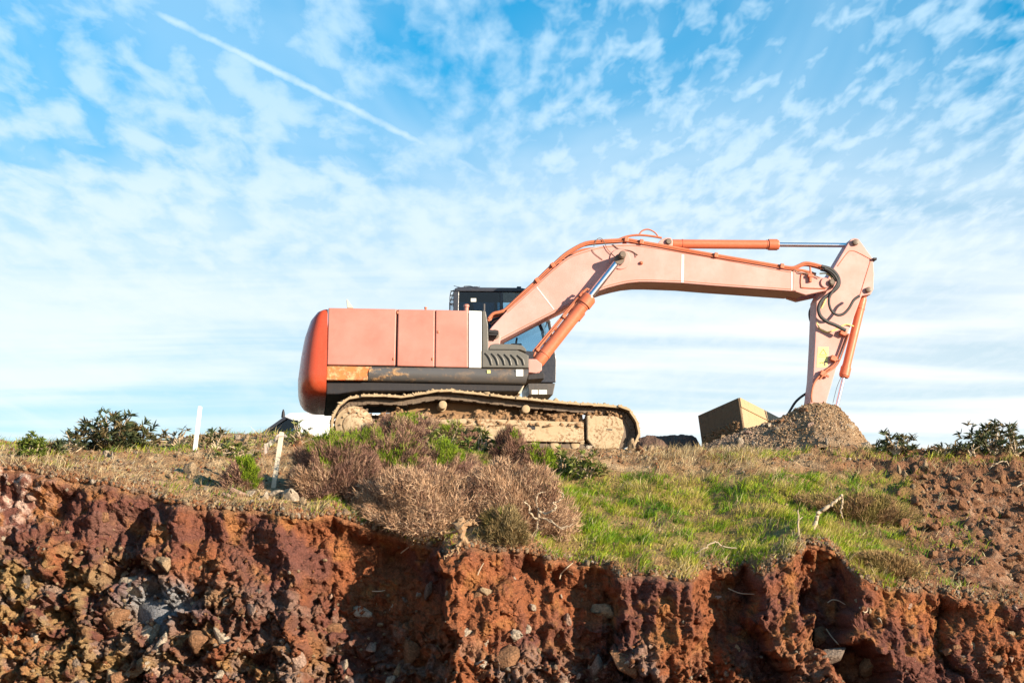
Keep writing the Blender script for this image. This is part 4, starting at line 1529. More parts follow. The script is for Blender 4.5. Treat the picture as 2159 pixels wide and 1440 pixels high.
def make_track(y0):
    bb, bb2 = MB(), MB()
    # chain rail inside the shoes
    cen = Vector((sum(tx_) / len(tx_), 0, sum(tz_) / len(tz_)))
    N = 150
    for i in range(N):
        s = tot * i / N
        p, q = on_track(s - .03), on_track(s + .03)
        t = (q - p).normalized()
        nrm = Vector((t.z, 0, -t.x))
        m_ = on_track(s) + nrm * 0.105
        ang = math.atan2(t.z, t.x)
        for yy, tgt in ((0.19, bb), (0.37, bb2)):
            tgt.box((m_.x, y0 + yy, m_.z), (tot / N * .52, 0.025, 0.05 if i % 3 else 0.038), Matrix.Rotation(-ang, 3, 'Y'))
    track = bb.build('track', M['chain'], exc)
    bb2.build('chain_rail', M['chain'], track)
    off = origin_of(track)
    rr = random.Random(5)
    for i in range(NS):
        s = tot * i / NS
        p, q = on_track(s - .06), on_track(s + .06)
        t = (q - p).normalized()
        ang = math.atan2(t.z, t.x)
        o = bpy.data.objects.new('track_shoe', SHOES[i % 2])
        COL.objects.link(o)
        o.parent = track
        m_ = on_track(s)
        o.location = Vector((m_.x, y0 + rr.uniform(-.018, .018), m_.z)) - off
        o.rotation_euler = (rr.uniform(-.012, .012), -ang + rr.uniform(-.055, .055), 0)
    # side frame with end block, rollers, sprocket
    dy = y0 - TY0
    fy = TY0 + 0.12

    def pr_(name, poly, a, c2, mat, bev=0.012):
        b2 = MB()
        b2.prism([xz(u_, w_, TY0) for u_, w_ in poly], a + dy, c2 + dy)
        return b2.build(name, mat, track, bevel=bev)
    pr_('side_frame', [(790, 890), (985, 880), (1233, 888), (1234, 927), (1120, 929), (985, 921), (800, 925)], fy, fy + .38, M['mud_plate'])
    pr_('frame_ledge', [(986, 921), (1234, 927), (1234, 931), (986, 926)], fy - .03, fy + .02, M['mud_plate'], 0.004)
    pr_('idler_guard', [(1239, 874), (1300, 876), (1314, 884), (1317, 908), (1306, 946), (1256, 946), (1239, 924)], fy - .05, fy + .40, M['mud_plate'], 0.02)
    pr_('guard_slot', [(1280, 903), (1293, 903.5), (1292, 906), (1280, 905)], fy - .053, fy - .04, M['black'], 0)
    pr_('frame_hole', [(1113, 894), (1128, 894), (1131, 899), (1130, 904), (1124, 904), (1121, 899), (1113, 898)], fy - .003, fy + .01, M['black'], 0)
    for px, py in ((935, 851), (1111, 860)):
        c_ = P(px, py, TY0)
        b2 = MB()
        b2.lathe((c_.x, y0 + .10, c_.z), (c_.x, y0 + .45, c_.z), [(0, .045), (.012, .07), (.05, .075), (.055, .05), (.09, .05), (.095, .07), (.28, .07), (.285, .085), (.35, .085)], 22)
        b2.build('carrier_roller', M['mud'], track, smooth=True)
    for px in (830, 890, 950, 1010, 1070, 1128, 1172, 1216):
        c_ = P(px, 936, TY0)
        b2 = MB()
        b2.lathe((c_.x, y0 + .14, c_.z), (c_.x, y0 + .46, c_.z), [(0, .05), (.01, .075), (.06, .08), (.062, .10), (.1, .10), (.102, .075), (.22, .075), (.222, .1), (.26, .1), (.262, .08), (.32, .075)], 20)
        b2.build('track_roller', M['mud'] if px > 1100 else M['chain'], track, smooth=True)
    c_ = P(747, 893, TY0)
    b2 = MB()
    b2.lathe((c_.x, y0 + .10, c_.z), (c_.x, y0 + .42, c_.z), [(0, .15), (.012, .19), (.03, .20), (.035, .27), (.045, .285), (.05, .33), (.10, .34), (.18, .30), (.32, .30)], 30)
    sp = b2.build('drive_sprocket', M['mud_plate'], track, smooth=True)
    for k in range(21):
        an = 2 * math.pi * k / 21
        b2 = MB()
        b2.prism([(c_.x + math.cos(an + q1) * r1, c_.z + math.sin(an + q1) * r1) for q1, r1 in ((-.09, .33), (-.035, .385), (.035, .385), (.09, .33))], y0 + .23, y0 + .29)
        b2.build('tooth', M['chain'], sp)
    for k in range(10):
        an = 2 * math.pi * k / 10
        b2 = MB()
        q = Vector((c_.x + math.cos(an) * .225, y0 + .10, c_.z + math.sin(an) * .225))
        b2.cyl(q, q + Vector((0, .05, 0)), .018, 6)
        b2.build('bolt', M['mud'], sp)
    c_ = P(1300, 903, TY0)
    b2 = MB()
    b2.lathe((c_.x, y0 + .16, c_.z), (c_.x, y0 + .44, c_.z), [(0, .10), (.03, .26), (.05, .30), (.09, .30), (.10, .33), (.18, .33), (.19, .30), (.23, .30), (.25, .26), (.28, .1)], 30)
    b2.build('idler_wheel', M['chain'], track, smooth=True)
    # mud heaped on the frame under the top run
    r = np.random.default_rng(31)
    ml = []
    for i in range(420):
        px = r.uniform(800, 1232)
        lim = 866 + 5 * math.sin(px * .035) + 4 * math.sin(px * .11)
        py = r.uniform(lim, 893)
        p = P(px, py, fy)
        ml.append((p.x, y0 + .10 + r.uniform(0.0, .25) + (893 - py) * .002, p.z))
    mud_bank(track, 800, 1233, lambda a: 866 + 5 * math.sin(a * .035) + 4 * math.sin(a * .11), 896, y0, fy)
    mud_lump('mud_clods', ml[:260], 0.07, track, M['mud_brown'], 12 if y0 < 1 else 13)
    ml = []
    for i in range(150):
        px = r.uniform(1238, 1310)
        p = P(px, r.uniform(866, 880) + max(0, (px - 1285) * .3), fy)
        ml.append((p.x, y0 + .08 + r.uniform(0, .3), p.z))
    mud_lump('mud_clods', ml, 0.07, track, M['mud_brown'], 14)
    ml = []
    for i in range(260):
        s = r.uniform(0, tot)
        p = on_track(s)
        ml.append((p.x, y0 + r.choice([-.005, .1, .2, .35, .5]) + r.uniform(0, .08), p.z + .012))
    mud_lump('dried_mud', ml, 0.075, track, M['mud'], 15)
    # thin dry mud crust on the rail below the shoes
    return track


make_track(TY0)
make_track(WID - 0.5)
b = MB()
pa, pb = P(800, 850, .6), P(1230, 900, .6)
b.box(((pa.x + pb.x) / 2, CY, (pa.z + pb.z) / 2 + .05), ((pb.x - pa.x) / 2 - .5, CY - .35, .14))
b.build('centre_frame', M['mud_brown'], exc, bevel=0.03)

exc.location = (math.cos(YAW) * EXL.x - math.sin(YAW) * EXL.y, math.sin(YAW) * EXL.x + math.cos(YAW) * EXL.y, EXL.z)
exc.rotation_euler = (0, 0, YAW)
P = PW

# ------------------------------------------------------------------ gravel mound and the dark heap behind it
MXP = [(1440, 955), (1480, 938), (1530, 919), (1580, 903), (1630, 886), (1670, 868), (1695, 852), (1715, 848.5), (1740, 851), (1765, 858), (1785, 874), (1805, 900), (1825, 925), (1843, 945), (1870, 958)]
MY = 1.05
mx = np.array([P(a, r, MY).x for a, r in MXP])
mz = np.array([P(a, r, MY).z for a, r in MXP])


def mound_h(x, y):
    zb = zg(x, np.minimum(y, 3), False)
    ridge = np.interp(x, mx, mz)
    d = np.abs(y - MY)
    z = ridge - d * 0.62
    f1, f2, c = worley(x * 6, y * 6, 1.0)
    z = z + (0.03 * fbm(x * 3, y * 3, 1, 3) + .05 * (.5 - f1) * _jit[c, 1])
    return np.where(z > zb - .05, z, zb - .12)


gx_ = np.linspace(mx[0] - .1, mx[-1] + .1, 190)
gy_ = np.linspace(MY - 1.6, MY + 1.6, 140)
MXg, MYg = np.meshgrid(gx_, gy_)
MZg = mound_h(MXg, MYg)
nn = fbm(MXg * 2, MYg * 2, 3, 4).ravel()
mc = np.tile(np.array([0.33, 0.21, 0.12]), (MXg.size, 1))
mc = lerp(mc, (0.32, 0.22, 0.14), sstep(-.1, .5, nn))
mc = lerp(mc, (0.25, 0.19, 0.15), sstep(P(1690, 900, 0).x, P(1560, 900, 0).x, MXg.ravel()) * .7)  # shade of the left flank put into the heap colour
ML = Vector((float(P(1690, 950, MY).x), MY, float(zg(P(1690, 950, MY).x, MY))))
mound = thing('gravel_mound', ML, 'conical heap of tan gravel and stones at the foot of the excavator arm', 'mound')
ii = np.arange(MXg.size).reshape(MXg.shape)
qd = np.stack([ii[:-1, :-1], ii[:-1, 1:], ii[1:, 1:], ii[1:, :-1]], -1).reshape(-1, 4)
link('heap', raw_mesh('heap', np.stack([MXg.ravel() - ML.x, MYg.ravel() - ML.y, MZg.ravel() - ML.z], -1), None, qd, np.clip(mc, .03, .8), smooth=True), M['soil'], mound)
r = np.random.default_rng(8)
n = 9000
gx2, gy2 = r.uniform(mx[1], mx[-2], n), MY + r.normal(0, 1, n) * .65 - .25
gz2 = mound_h(gx2, gy2)
ok = gz2 > zg(gx2, gy2, False) - .04
s2 = .012 + .055 * r.random(n) ** 3.2
left_shade = sstep(P(1700, 900, 0).x, P(1560, 900, 0).x, gx2)
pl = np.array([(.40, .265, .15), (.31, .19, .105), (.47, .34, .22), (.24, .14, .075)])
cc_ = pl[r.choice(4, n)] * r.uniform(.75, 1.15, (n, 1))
cc_ = lerp(cc_, (.26, .20, .16), left_shade * .55)  # same left-flank shade put into the gravel colour
gravel('gravel', np.stack([gx2, gy2, gz2], -1)[ok], s2[ok], cc_[ok], M['soil'], mound, 9)
for i in range(75):
    x_ = pr.uniform(mx[1], mx[-2])
    y_ = MY - abs(pr.gauss(.45, .35))
    z_ = float(mound_h(np.array([x_]), np.array([y_]))[0])
    put_stone((x_, y_, z_), pr.choice([.05, .06, .07, .08, .1, .14]), pr.choice(['tan', 'pale', 'tan', 'pink', 'rust']), mound, pr)
for px, py, w_ in ((1567, 932, 24), (1632, 898, 20), (1815, 945, 40), (1700, 862, 22), (1725, 940, 20), (1795, 900, 16)):
    q = P(px, py, MY - .7)
    x_ = q.x
    best = min(np.linspace(MY - 1.5, MY, 60), key=lambda yy: abs(float(mound_h(np.array([x_]), np.array([yy]))[0]) - P(px, py, yy).z))
    put_stone((x_, best, float(mound_h(np.array([x_]), np.array([best]))[0])), w_ / 125, 'pale', mound, pr)

hx = np.linspace(P(1335, 940, 3.2).x, P(1480, 940, 3.2).x, 80)
hy = np.linspace(2.2, 4.4, 60)
HX, HY = np.meshgrid(hx, hy)
hp = np.interp(HX, [P(a, 930, 3.2).x for a in (1335, 1345, 1360, 1455, 1466, 1480)], [P(1400, r_, 3.2).z for r_ in (955, 928, 922, 921, 928, 955)])
HZ = np.maximum(hp - np.maximum(np.abs(HY - 3.3) - .35, 0) * 0.8, 3.3) + .05 * fbm(HX * 4, HY * 4, 2, 4)
HL = Vector((float(hx.mean()), 3.3, float(zg(hx.mean(), 3.3))))
hc = np.array([0.16, 0.10, 0.075]) * (1 + .3 * fbm(HX * 5, HY * 5, 4, 3).ravel())[:, None]
ii = np.arange(HX.size).reshape(HX.shape)
qd = np.stack([ii[:-1, :-1], ii[:-1, 1:], ii[1:, 1:], ii[1:, :-1]], -1).reshape(-1, 4)
hme = raw_mesh('soil_heap', np.stack([HX.ravel() - HL.x, HY.ravel() - HL.y, HZ.ravel() - HL.z], -1), None, qd, np.clip(hc, .03, .5), smooth=True)
tag(link('soil_heap', hme, M['soil']), 'low heap of dark soil on the skyline between the track and the tilted bucket', 'heap').location = HL

# ------------------------------------------------------------------ tilted steel bucket behind the mound
A = P(1557, 838, 1.9)
L_ = (P(1471, 876, 2.5) - A)
R_ = (P(1665, 879, 2.85) - A)
ll, rl = L_.length, R_.length
L_.normalize()
R_ = (R_ - L_ * R_.dot(L_)).normalized()
D_ = L_.cross(R_)
if D_.z > 0:
    D_ = -D_
dl = 0.92
BK = thing('steel_bucket', A + L_ * ll / 2 + R_ * rl / 2 + D_ * dl, 'tilted rusty yellow steel bucket with a muddy, shade-darkened side behind the gravel mound', 'bucket')


def bslab(name, o, e1, l1, e2, l2, e3, th, mat, shrink=0.0, bev=.012):
    """a wall slab from corner o; shrink pulls the lower edge in"""
    bb = MB()
    p00, p10 = o, o + e1 * l1
    p01, p11 = o + e2 * l2 + e1 * shrink, o + e1 * (l1 - shrink) + e2 * l2
    vs = [p00, p10, p11, p01] + [q + e3 * th for q in (p00, p10, p11, p01)]
    fs = [(0, 1, 2, 3), (7, 6, 5, 4), (0, 4, 5, 1), (1, 5, 6, 2), (2, 6, 7, 3), (3, 7, 4, 0)]
    if (e1.cross(e2)).dot(e3) > 0:
        fs = [f[::-1] for f in fs]
    bb.add(vs, fs)
    return bb.build(name, mat, BK, bevel=bev)


bslab('side_wall', A, L_, ll, D_, dl, R_, .05, M['bucket_mud_shade'])
bslab('side_wall', A + R_ * (rl - .05), L_, ll, D_, dl, R_, .05, M['bucket'])
bslab('front_wall', A + R_ * .051, R_, rl - .102, D_, dl, L_, .05, M['bucket'])
bslab('back_wall', A + L_ * (ll - .05) + R_ * .051, R_, rl - .102, D_, dl, L_, .05, M['bucket'])
bslab('floor_plate', A + D_ * (dl - .05) + L_ * .051 + R_ * .051, L_, ll - .102, R_, rl - .102, -D_, .04, M['bucket'])
bslab('wear_plate', A + R_ * .02 - L_ * .022, R_, rl - .04, D_, .20, L_, .02, M['bucket'], bev=.005)
rr = np.random.default_rng(77)
ml = [tuple(A + L_ * rr.uniform(.08, ll - .06) + D_ * rr.uniform(.42 + .1 * rr.random(), dl) - R_ * rr.uniform(0, .02)) for i in range(900)]
mud_lump('caked_mud', ml, 0.045, BK, M['mud_brown'], 60)

# ------------------------------------------------------------------ car beyond the crest
cyc = 10.5
c0 = P(600, 869, cyc)
gz = float(zg(c0.x, cyc))
carx = c0.x + 1.6
CAR = thing('parked_car', (carx, cyc + .85, gz), 'white car half hidden behind the bank, left of the excavator', 'car')
hgt = c0.z - gz                                   # roof height
bodyp = [(-3.45, .28), (-3.5, .55), (-3.4, .72), (-2.7, .90), (1.75, .92), (2.1, .85), (2.15, .5), (2.1, .28)]
b = MB()
b.prism([(carx + x_, gz + z_) for x_, z_ in bodyp], cyc, cyc + 1.72)
b.build('body', M['car'], CAR, bevel=.06, seg=3)
# roof with a slope-in and pillars
cabn = [(-2.72, .92), (-1.62, hgt - .10), (-1.5, hgt - .02), (-1.2, hgt), (1.1, hgt - .03), (1.45, hgt - .12), (1.85, .90)]
for y0, y1 in ((.06, .10), (1.62, 1.66)):
    for poly in ([cabn[0], cabn[1], cabn[2], (-1.50, hgt - .10), (-2.63, .92)], [(-1.28, .90), (-1.28, hgt - .12), (1.44, hgt - .13), (1.82, .90)], [cabn[6], cabn[5], (1.3, hgt - .12), (1.7, .9)]):
        b = MB()
        b.prism([(carx + x_, gz + z_) for x_, z_ in poly], cyc + y0, cyc + y1)
        b.build('pillar', M['cab'] if poly[0][0] < -2 else M['car'], CAR)
b = MB()
b.prism([(carx + x_, gz + z_) for x_, z_ in [(-1.62, hgt - .10), (-1.5, hgt - .02), (-1.2, hgt), (1.1, hgt - .03), (1.45, hgt - .14), (1.3, hgt - .22), (-1.40, hgt - .19)]], cyc + .04, cyc + 1.68)
b.build('roof', M['car'], CAR, bevel=.02, seg=3)
b = MB()
b.prism([(carx + x_, gz + z_) for x_, z_ in [(-2.70, .93), (-1.61, hgt - .11), (-1.585, hgt - .11), (-2.65, .93)]], cyc + .11, cyc + 1.61)
b.build('windscreen', M['black'], CAR)
for y in (.07, 1.635):
    for x0, x1, x2, x3 in ((-2.61, -1.30, -1.30, -1.46),):
        b = MB()
        b.prism([(carx + x0, gz + .92), (carx + x1, gz + .92), (carx + x2, gz + hgt - .12), (carx + x3, gz + hgt - .12)], cyc + y, cyc + y + .012)
        b.build('side_window', M['glass_dark'], CAR)
b = MB()
b.box((carx - .1, cyc + .86, gz + .95), (1.2, .7, .12))
b.build('seat', M['rubber'], CAR, bevel=.05)
b = MB()
q = P(596, 872, cyc + .3)
b.tube([(q.x, cyc + .4, q.z - .08), (q.x, cyc + .4, q.z + .05), (q.x, cyc + .4, q.z + .12)], [.05, .035, .012], 8)
b.build('roof_aerial', M['black'], CAR)
for x_ in (-2.5, 1.25):
    for y in (0.0, 1.55):
        b = MB()
        b.lathe((carx + x_, cyc + y - .01, gz + .32), (carx + x_, cyc + y + .18, gz + .32), [(0, .2), (.02, .29), (.05, .32), (.15, .32), (.19, .28)], 26)
        w_ = b.build('wheel', M['rubber'], CAR, smooth=True)
        b = MB()
        b.cyl((carx + x_, cyc + y - .02, gz + .32), (carx + x_, cyc + y + .05, gz + .32), .2, 20)
        b.build('rim', M['cream'], w_, smooth=True)

# ------------------------------------------------------------------ posts
def stake(name, top, bot, w, mat, label, Yt_):
    g = G(*bot)
    t_ = P(top[0], top[1], g.y + .05)
    o = thing(name, g, label, 'post')
    b = MB()
    d = (t_ - g).normalized()
    b0 = g - d * .25
    s = Vector((1, 0, 0)) - d * d.x
    s.normalize()
    q = d.cross(s)
    vs = []
    for p_, k in ((b0, 1), (g.lerp(t_, .5), .95), (t_ - d * .012, .95), (t_, .8)):
        for a, c2 in ((-1, -1), (1, -1), (1, 1), (-1, 1)):
            vs.append(p_ + s * a * w * k + q * c2 * w * k * .8)
    fs = [(3, 2, 1, 0), (12, 13, 14, 15)]
    for i in range(3):
        for k in range(4):
            fs.append((i * 4 + k, i * 4 + (k + 1) % 4, i * 4 + 4 + (k + 1) % 4, i * 4 + 4 + k))
    b.add(vs, fs)
    b.build('shaft', mat, o, bevel=.006)
    return o, t_


stake('marker_post', (422, 857), (411, 948), .033, M['post_white'], 'white painted marker post rising against the sky on the left bank', 0)
so, tt = stake('wooden_stake', (594, 911), (577, 1028), .036, M['wood'], 'pale wooden stake leaning beside the brown heath bushes', 0)
b = MB()
vs = []
for i in range(9):
    f = i / 8
    vs += [tt + Vector((-.02 - .22 * f, -.06 - .03 * math.sin(i), -.03 - .16 * f + .012 * math.sin(i * 1.7))), tt + Vector((-.03 - .20 * f, -.05 + .04 * math.sin(i * 2.1), -.07 - .26 * f + .015 * math.cos(i * 1.3)))]
b.add(vs, [(2 * i, 2 * i + 2, 2 * i + 3, 2 * i + 1) for i in range(8)])
o = b.build('plastic_strip', M['film'], so)
o['label'] = 'torn translucent plastic strip tied to the stake'
b = MB()
b.tube([tt + Vector((-.06, -.05, -.06)), tt + Vector((.06, -.06, -.05)), tt + Vector((.07, .05, -.06)), tt + Vector((-.05, .06, -.06)), tt + Vector((-.06, -.05, -.06))], .012, 6)
b.build('tie', M['film'], so)

# ------------------------------------------------------------------ plants
def blades(base, dirs, length, width, cols, tipcols=None, bend=None, seed=0, segs=2):
    """thin tapering blades; base (n,3)"""
    r = np.random.default_rng(seed)
    n = len(base)
    dirs = dirs / np.linalg.norm(dirs, axis=1)[:, None]
    w = np.cross(dirs, r.normal(size=(n, 3)))
    w /= np.linalg.norm(w, axis=1)[:, None] + 1e-9
    w = w * width[:, None]
    L = length[:, None]
    if bend is None:
        bend = np.zeros((n, 3))
    mid = base + dirs * L * .55 + bend * L * .25
    tip = base + dirs * L + bend * L
    V = np.stack([base - w * .5, base + w * .5, mid + w * .42, mid - w * .42, tip], 1)
    k = np.arange(n)[:, None] * 5
    q = k + np.array([0, 1, 2, 3])
    t = k + np.array([3, 2, 4])
    tc_ = cols if tipcols is None else tipcols
    C = np.stack([cols, cols, (cols + tc_) / 2, (cols + tc_) / 2, tc_], 1)
    return V.reshape(-1, 3), t, q, C.reshape(-1, 3)


def stems(o, g, R, H, n, seed, mat, rad=.014):
    b = MB()
    r = random.Random(seed)
    for i in range(n):
        a = r.uniform(0, 6.283)
        e = Vector((math.cos(a) * R * r.uniform(.2, .8), math.sin(a) * R * r.uniform(.15, .5), H * r.uniform(.45, .85)))
        m_ = Vector((e.x * .35 + r.uniform(-.05, .05), e.y * .35, e.z * .5))
        k = g + Vector((r.uniform(-.1, .1) * R, r.uniform(-.1, .1) * R, -.05))
        b.tube([k, g + m_, g + e], [rad, rad * .7, rad * .3], 5, smooth=3)
        for j in range(2):
            f = r.uniform(.4, .8)
            s = g + m_.lerp(e, f)
            b.tube([s, s + Vector((r.uniform(-.3, .3) * R, r.uniform(-.3, .3) * R, H * .22))], [rad * .4, rad * .15], 4)
    return b.build('stem', mat, o)


def heath(cx, top, bot, hw, label, pal, green=0.0, gside=0.0, n=7000, seed=1, wid=.0075, name='heath_shrub', depth=.8, group=None, loose=.5, tw=(.05, .135)):
    n = int(n * 3.4)
    hw = hw * 1.10
    """dome of fine upright twigs"""
    g = G(cx, bot)
    sc = (DIST + g.y) / FPX
    R, H = hw * sc, (bot - top) * sc * .93
    Dp = R * depth
    o = thing(name, g, label, 'shrub', group)
    r = np.random.default_rng(seed)
    d = r.normal(size=(n, 3))
    d[:, 2] = np.abs(d[:, 2]) * .9 + .02
    d /= np.linalg.norm(d, axis=1)[:, None]
    lump = 1 + .42 * fbm(d[:, 0] * 2.3 + seed, d[:, 1] * 1.9, d[:, 2] * 1.9, 2) + .10 * fbm(d[:, 0] * 6 + seed, d[:, 1] * 6, d[:, 2] * 6, 2)
    lump = np.clip(lump, .5, 1.14)
    rad = lump * (r.random(n) ** .33)
    L = r.uniform(tw[0], tw[1], n) * (0.6 + .5 * min(1, H))
    S = np.array([R, Dp, H])
    base = d * S * rad[:, None] - d * (L * .6)[:, None]
    base[:, 2] = np.maximum(base[:, 2], -.03)
    dd = d * np.array([1, 1, .8]) + np.array([0, 0, .65]) + r.normal(size=(n, 3)) * loose
    pal = np.array(pal)
    nzz = fbm(base[:, 0] * 3 + seed, base[:, 1] * 3, base[:, 2] * 3, 3)
    ci_ = np.clip(((nzz + .6) / 1.2 * len(pal) + r.normal(0, .6, n)).astype(int), 0, len(pal) - 1)
    cols = pal[ci_] * r.uniform(.65, 1.25, (n, 1))
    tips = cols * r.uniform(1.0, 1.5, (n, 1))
    if green:
        gn = fbm(d[:, 0] * 1.7 + seed * 2, d[:, 1] * 1.7, d[:, 2] * 1.7 + 4, 3)
        gm_ = (d[:, 2] * .9 + gside * d[:, 0] + gn * .55 > 1.0 - green) & (rad > .72 * lump)
        gc = np.array([(.15, .215, .010), (.20, .26, .014), (.09, .15, .010)])[r.integers(0, 3, n)] * r.uniform(.8, 1.2, (n, 1))
        cols = np.where(gm_[:, None], gc, cols)
        tips = np.where(gm_[:, None], gc * 1.25, tips)
        L = np.where(gm_, L * .75, L)
    bend = r.normal(size=(n, 3)) * .18
    gz_ = zg(base[:, 0] + g.x, base[:, 1] + g.y, False) - g.z
    base[:, 2] += gz_ * np.clip(1 - base[:, 2] / (H + .01), 0, 1)
    dd = dd / np.linalg.norm(dd, axis=1)[:, None]
    wv = np.cross(dd, r.normal(size=(n, 3)))
    wv *= (r.uniform(.7, 1.5, n) * wid * .62)[:, None] / (np.linalg.norm(wv, axis=1)[:, None] + 1e-9)
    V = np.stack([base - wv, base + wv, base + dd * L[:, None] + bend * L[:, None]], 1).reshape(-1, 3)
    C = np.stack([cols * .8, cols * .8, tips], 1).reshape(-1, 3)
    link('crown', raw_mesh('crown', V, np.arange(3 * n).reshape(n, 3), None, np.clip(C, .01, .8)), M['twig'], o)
    stems(o, g, R * 1.0, H * 1.05, 22, seed, M['root'], .011)
    return o


DRY = [tuple(.90 * q for q in c_) for c_ in [(.38, .225, .135), (.47, .295, .18), (.55, .37, .24), (.28, .155, .10)]]
PUR = [tuple(.90 * q for q in c_) for c_ in [(.19, .10, .075), (.28, .155, .11), (.36, .22, .145), (.14, .068, .052)]]
MIX = [tuple(.90 * q for q in c_) for c_ in [(.27, .15, .115), (.38, .23, .15), (.22, .115, .095), (.45, .30, .19)]]
OLV = [tuple(.90 * q for q in c_) for c_ in [(.20, .15, .05), (.28, .19, .09), (.16, .12, .05), (.34, .25, .12)]]
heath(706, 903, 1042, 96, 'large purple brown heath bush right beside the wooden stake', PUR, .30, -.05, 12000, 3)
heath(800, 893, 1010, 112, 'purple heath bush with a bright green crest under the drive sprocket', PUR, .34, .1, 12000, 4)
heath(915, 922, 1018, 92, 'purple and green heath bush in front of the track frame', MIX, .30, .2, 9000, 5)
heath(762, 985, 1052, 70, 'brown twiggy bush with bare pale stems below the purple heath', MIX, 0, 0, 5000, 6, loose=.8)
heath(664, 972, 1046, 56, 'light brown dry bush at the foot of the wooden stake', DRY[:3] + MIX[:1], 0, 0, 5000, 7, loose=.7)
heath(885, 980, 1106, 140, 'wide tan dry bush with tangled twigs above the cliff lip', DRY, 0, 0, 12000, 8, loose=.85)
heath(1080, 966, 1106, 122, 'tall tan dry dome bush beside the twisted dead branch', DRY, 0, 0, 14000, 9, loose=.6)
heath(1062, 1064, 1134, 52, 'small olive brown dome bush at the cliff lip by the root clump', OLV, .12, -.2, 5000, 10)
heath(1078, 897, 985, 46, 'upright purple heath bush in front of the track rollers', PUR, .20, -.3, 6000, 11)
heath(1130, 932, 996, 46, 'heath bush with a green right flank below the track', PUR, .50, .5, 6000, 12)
heath(850, 856, 930, 92, 'low brown heath against the left half of the track', MIX, .12, 0, 9000, 13)
heath(952, 884, 942, 66, 'brown heath tuft in front of the first bare stretch of track frame', MIX, .22, .1, 6000, 19)
heath(510, 960, 1032, 42, 'small cushion bush with a bright green cap on the left slope', MIX, .55, .25, 6000, 14, loose=.45)
heath(1800, 1036, 1092, 125, 'flat brown heath mat behind the bent dead branch', [(.22, .13, .07), (.30, .19, .09), (.17, .14, .04), (.26, .20, .07)], .10, 0, 8000, 15, wid=.007, depth=.5)
heath(1865, 1160, 1204, 72, 'low brown heath tuft on the right part of the cliff lip', [(.26, .16, .07), (.34, .22, .10), (.22, .16, .06)], .0, 0, 5000, 16, depth=.5)
heath(740, 905, 945, 60, 'brown heath tuft hiding the bottom of the sprocket', PUR + MIX, .25, 0, 4000, 17)
heath(985, 945, 990, 60, 'grey green heath tuft between the tan bushes and the track', OLV, .5, 0, 5000, 18)


def leafy(cx, top, bot, hw, label, n_ros, seed, cols, name='leafy_shrub', leaf=.11, nl=9, density=1.0, stem_mat='deadwood', stem_n=16, fill=.45, yoff=None, lw=.22):
    """branches that end in rosettes of pointed leaves"""
    g = G(cx, bot)
    sc = (DIST + g.y) / FPX
    R, H = hw * sc, (bot - top) * sc
    o = thing(name, g, label, 'shrub')
    r = np.random.default_rng(seed)
    d = r.normal(size=(n_ros, 3))
    d[:, 2] = np.abs(d[:, 2]) + .05
    d /= np.linalg.norm(d, axis=1)[:, None]
    rad = fill + (1 - fill) * r.random(n_ros) ** .6
    lump = np.clip(1 + .35 * fbm(d[:, 0] * 2.2 + seed, d[:, 1] * 2.2, d[:, 2] * 2.2, 2), .6, 1.15)
    c0_ = d * np.array([R, R * .7, H]) * (rad * lump)[:, None]
    base, dirs, L, Wd, C = [], [], [], [], []
    cols = np.array(cols)
    for i in range(n_ros):
        ax = d[i] * .6 + np.array([0, 0, .5]) + r.normal(size=3) * .25
        ax /= np.linalg.norm(ax)
        m_ = r.integers(max(3, nl - 3), nl + 3)
        a = r.normal(size=(m_, 3))
        a -= (a @ ax)[:, None] * ax
        a /= np.linalg.norm(a, axis=1)[:, None]
        dd = a * r.uniform(.5, 1.1, (m_, 1)) + ax * r.uniform(.2, 1.0, (m_, 1))
        base.append(np.repeat(c0_[i][None], m_, 0) - ax * r.uniform(0, .05, (m_, 1)))
        dirs.append(dd)
        L.append(leaf * r.uniform(.6, 1.2, m_))
        Wd.append(leaf * lw * r.uniform(.7, 1.2, m_))
        C.append(np.repeat(cols[r.integers(0, len(cols))][None], m_, 0) * r.uniform(.7, 1.3, (m_, 1)))
    base, dirs, L, Wd, C = (np.concatenate(q) for q in (base, dirs, L, Wd, C))
    bend = np.zeros_like(base)
    bend[:, 2] = -.15
    V, t, q, CC = blades(base, dirs, L, Wd, C, C * 1.15, bend, seed)
    link('crown', raw_mesh('crown', V, t, q, np.clip(CC, .01, .7)), M['leaf'], o)
    b = MB()
    rr = random.Random(seed)
    for i in rr.sample(range(n_ros), min(n_ros, stem_n)):
        e = Vector(c0_[i])
        k = Vector((rr.uniform(-.12, .12) * R, rr.uniform(-.1, .1) * R, -.05))
        m_ = Vector((e.x * .45 + rr.uniform(-.06, .06), e.y * .45, e.z * .4 + rr.uniform(-.02, .06)))
        b.tube([g + k, g + m_, g + e], [.016, .011, .005], 5, smooth=3)
    b.build('stem', M[stem_mat], o)
    return o


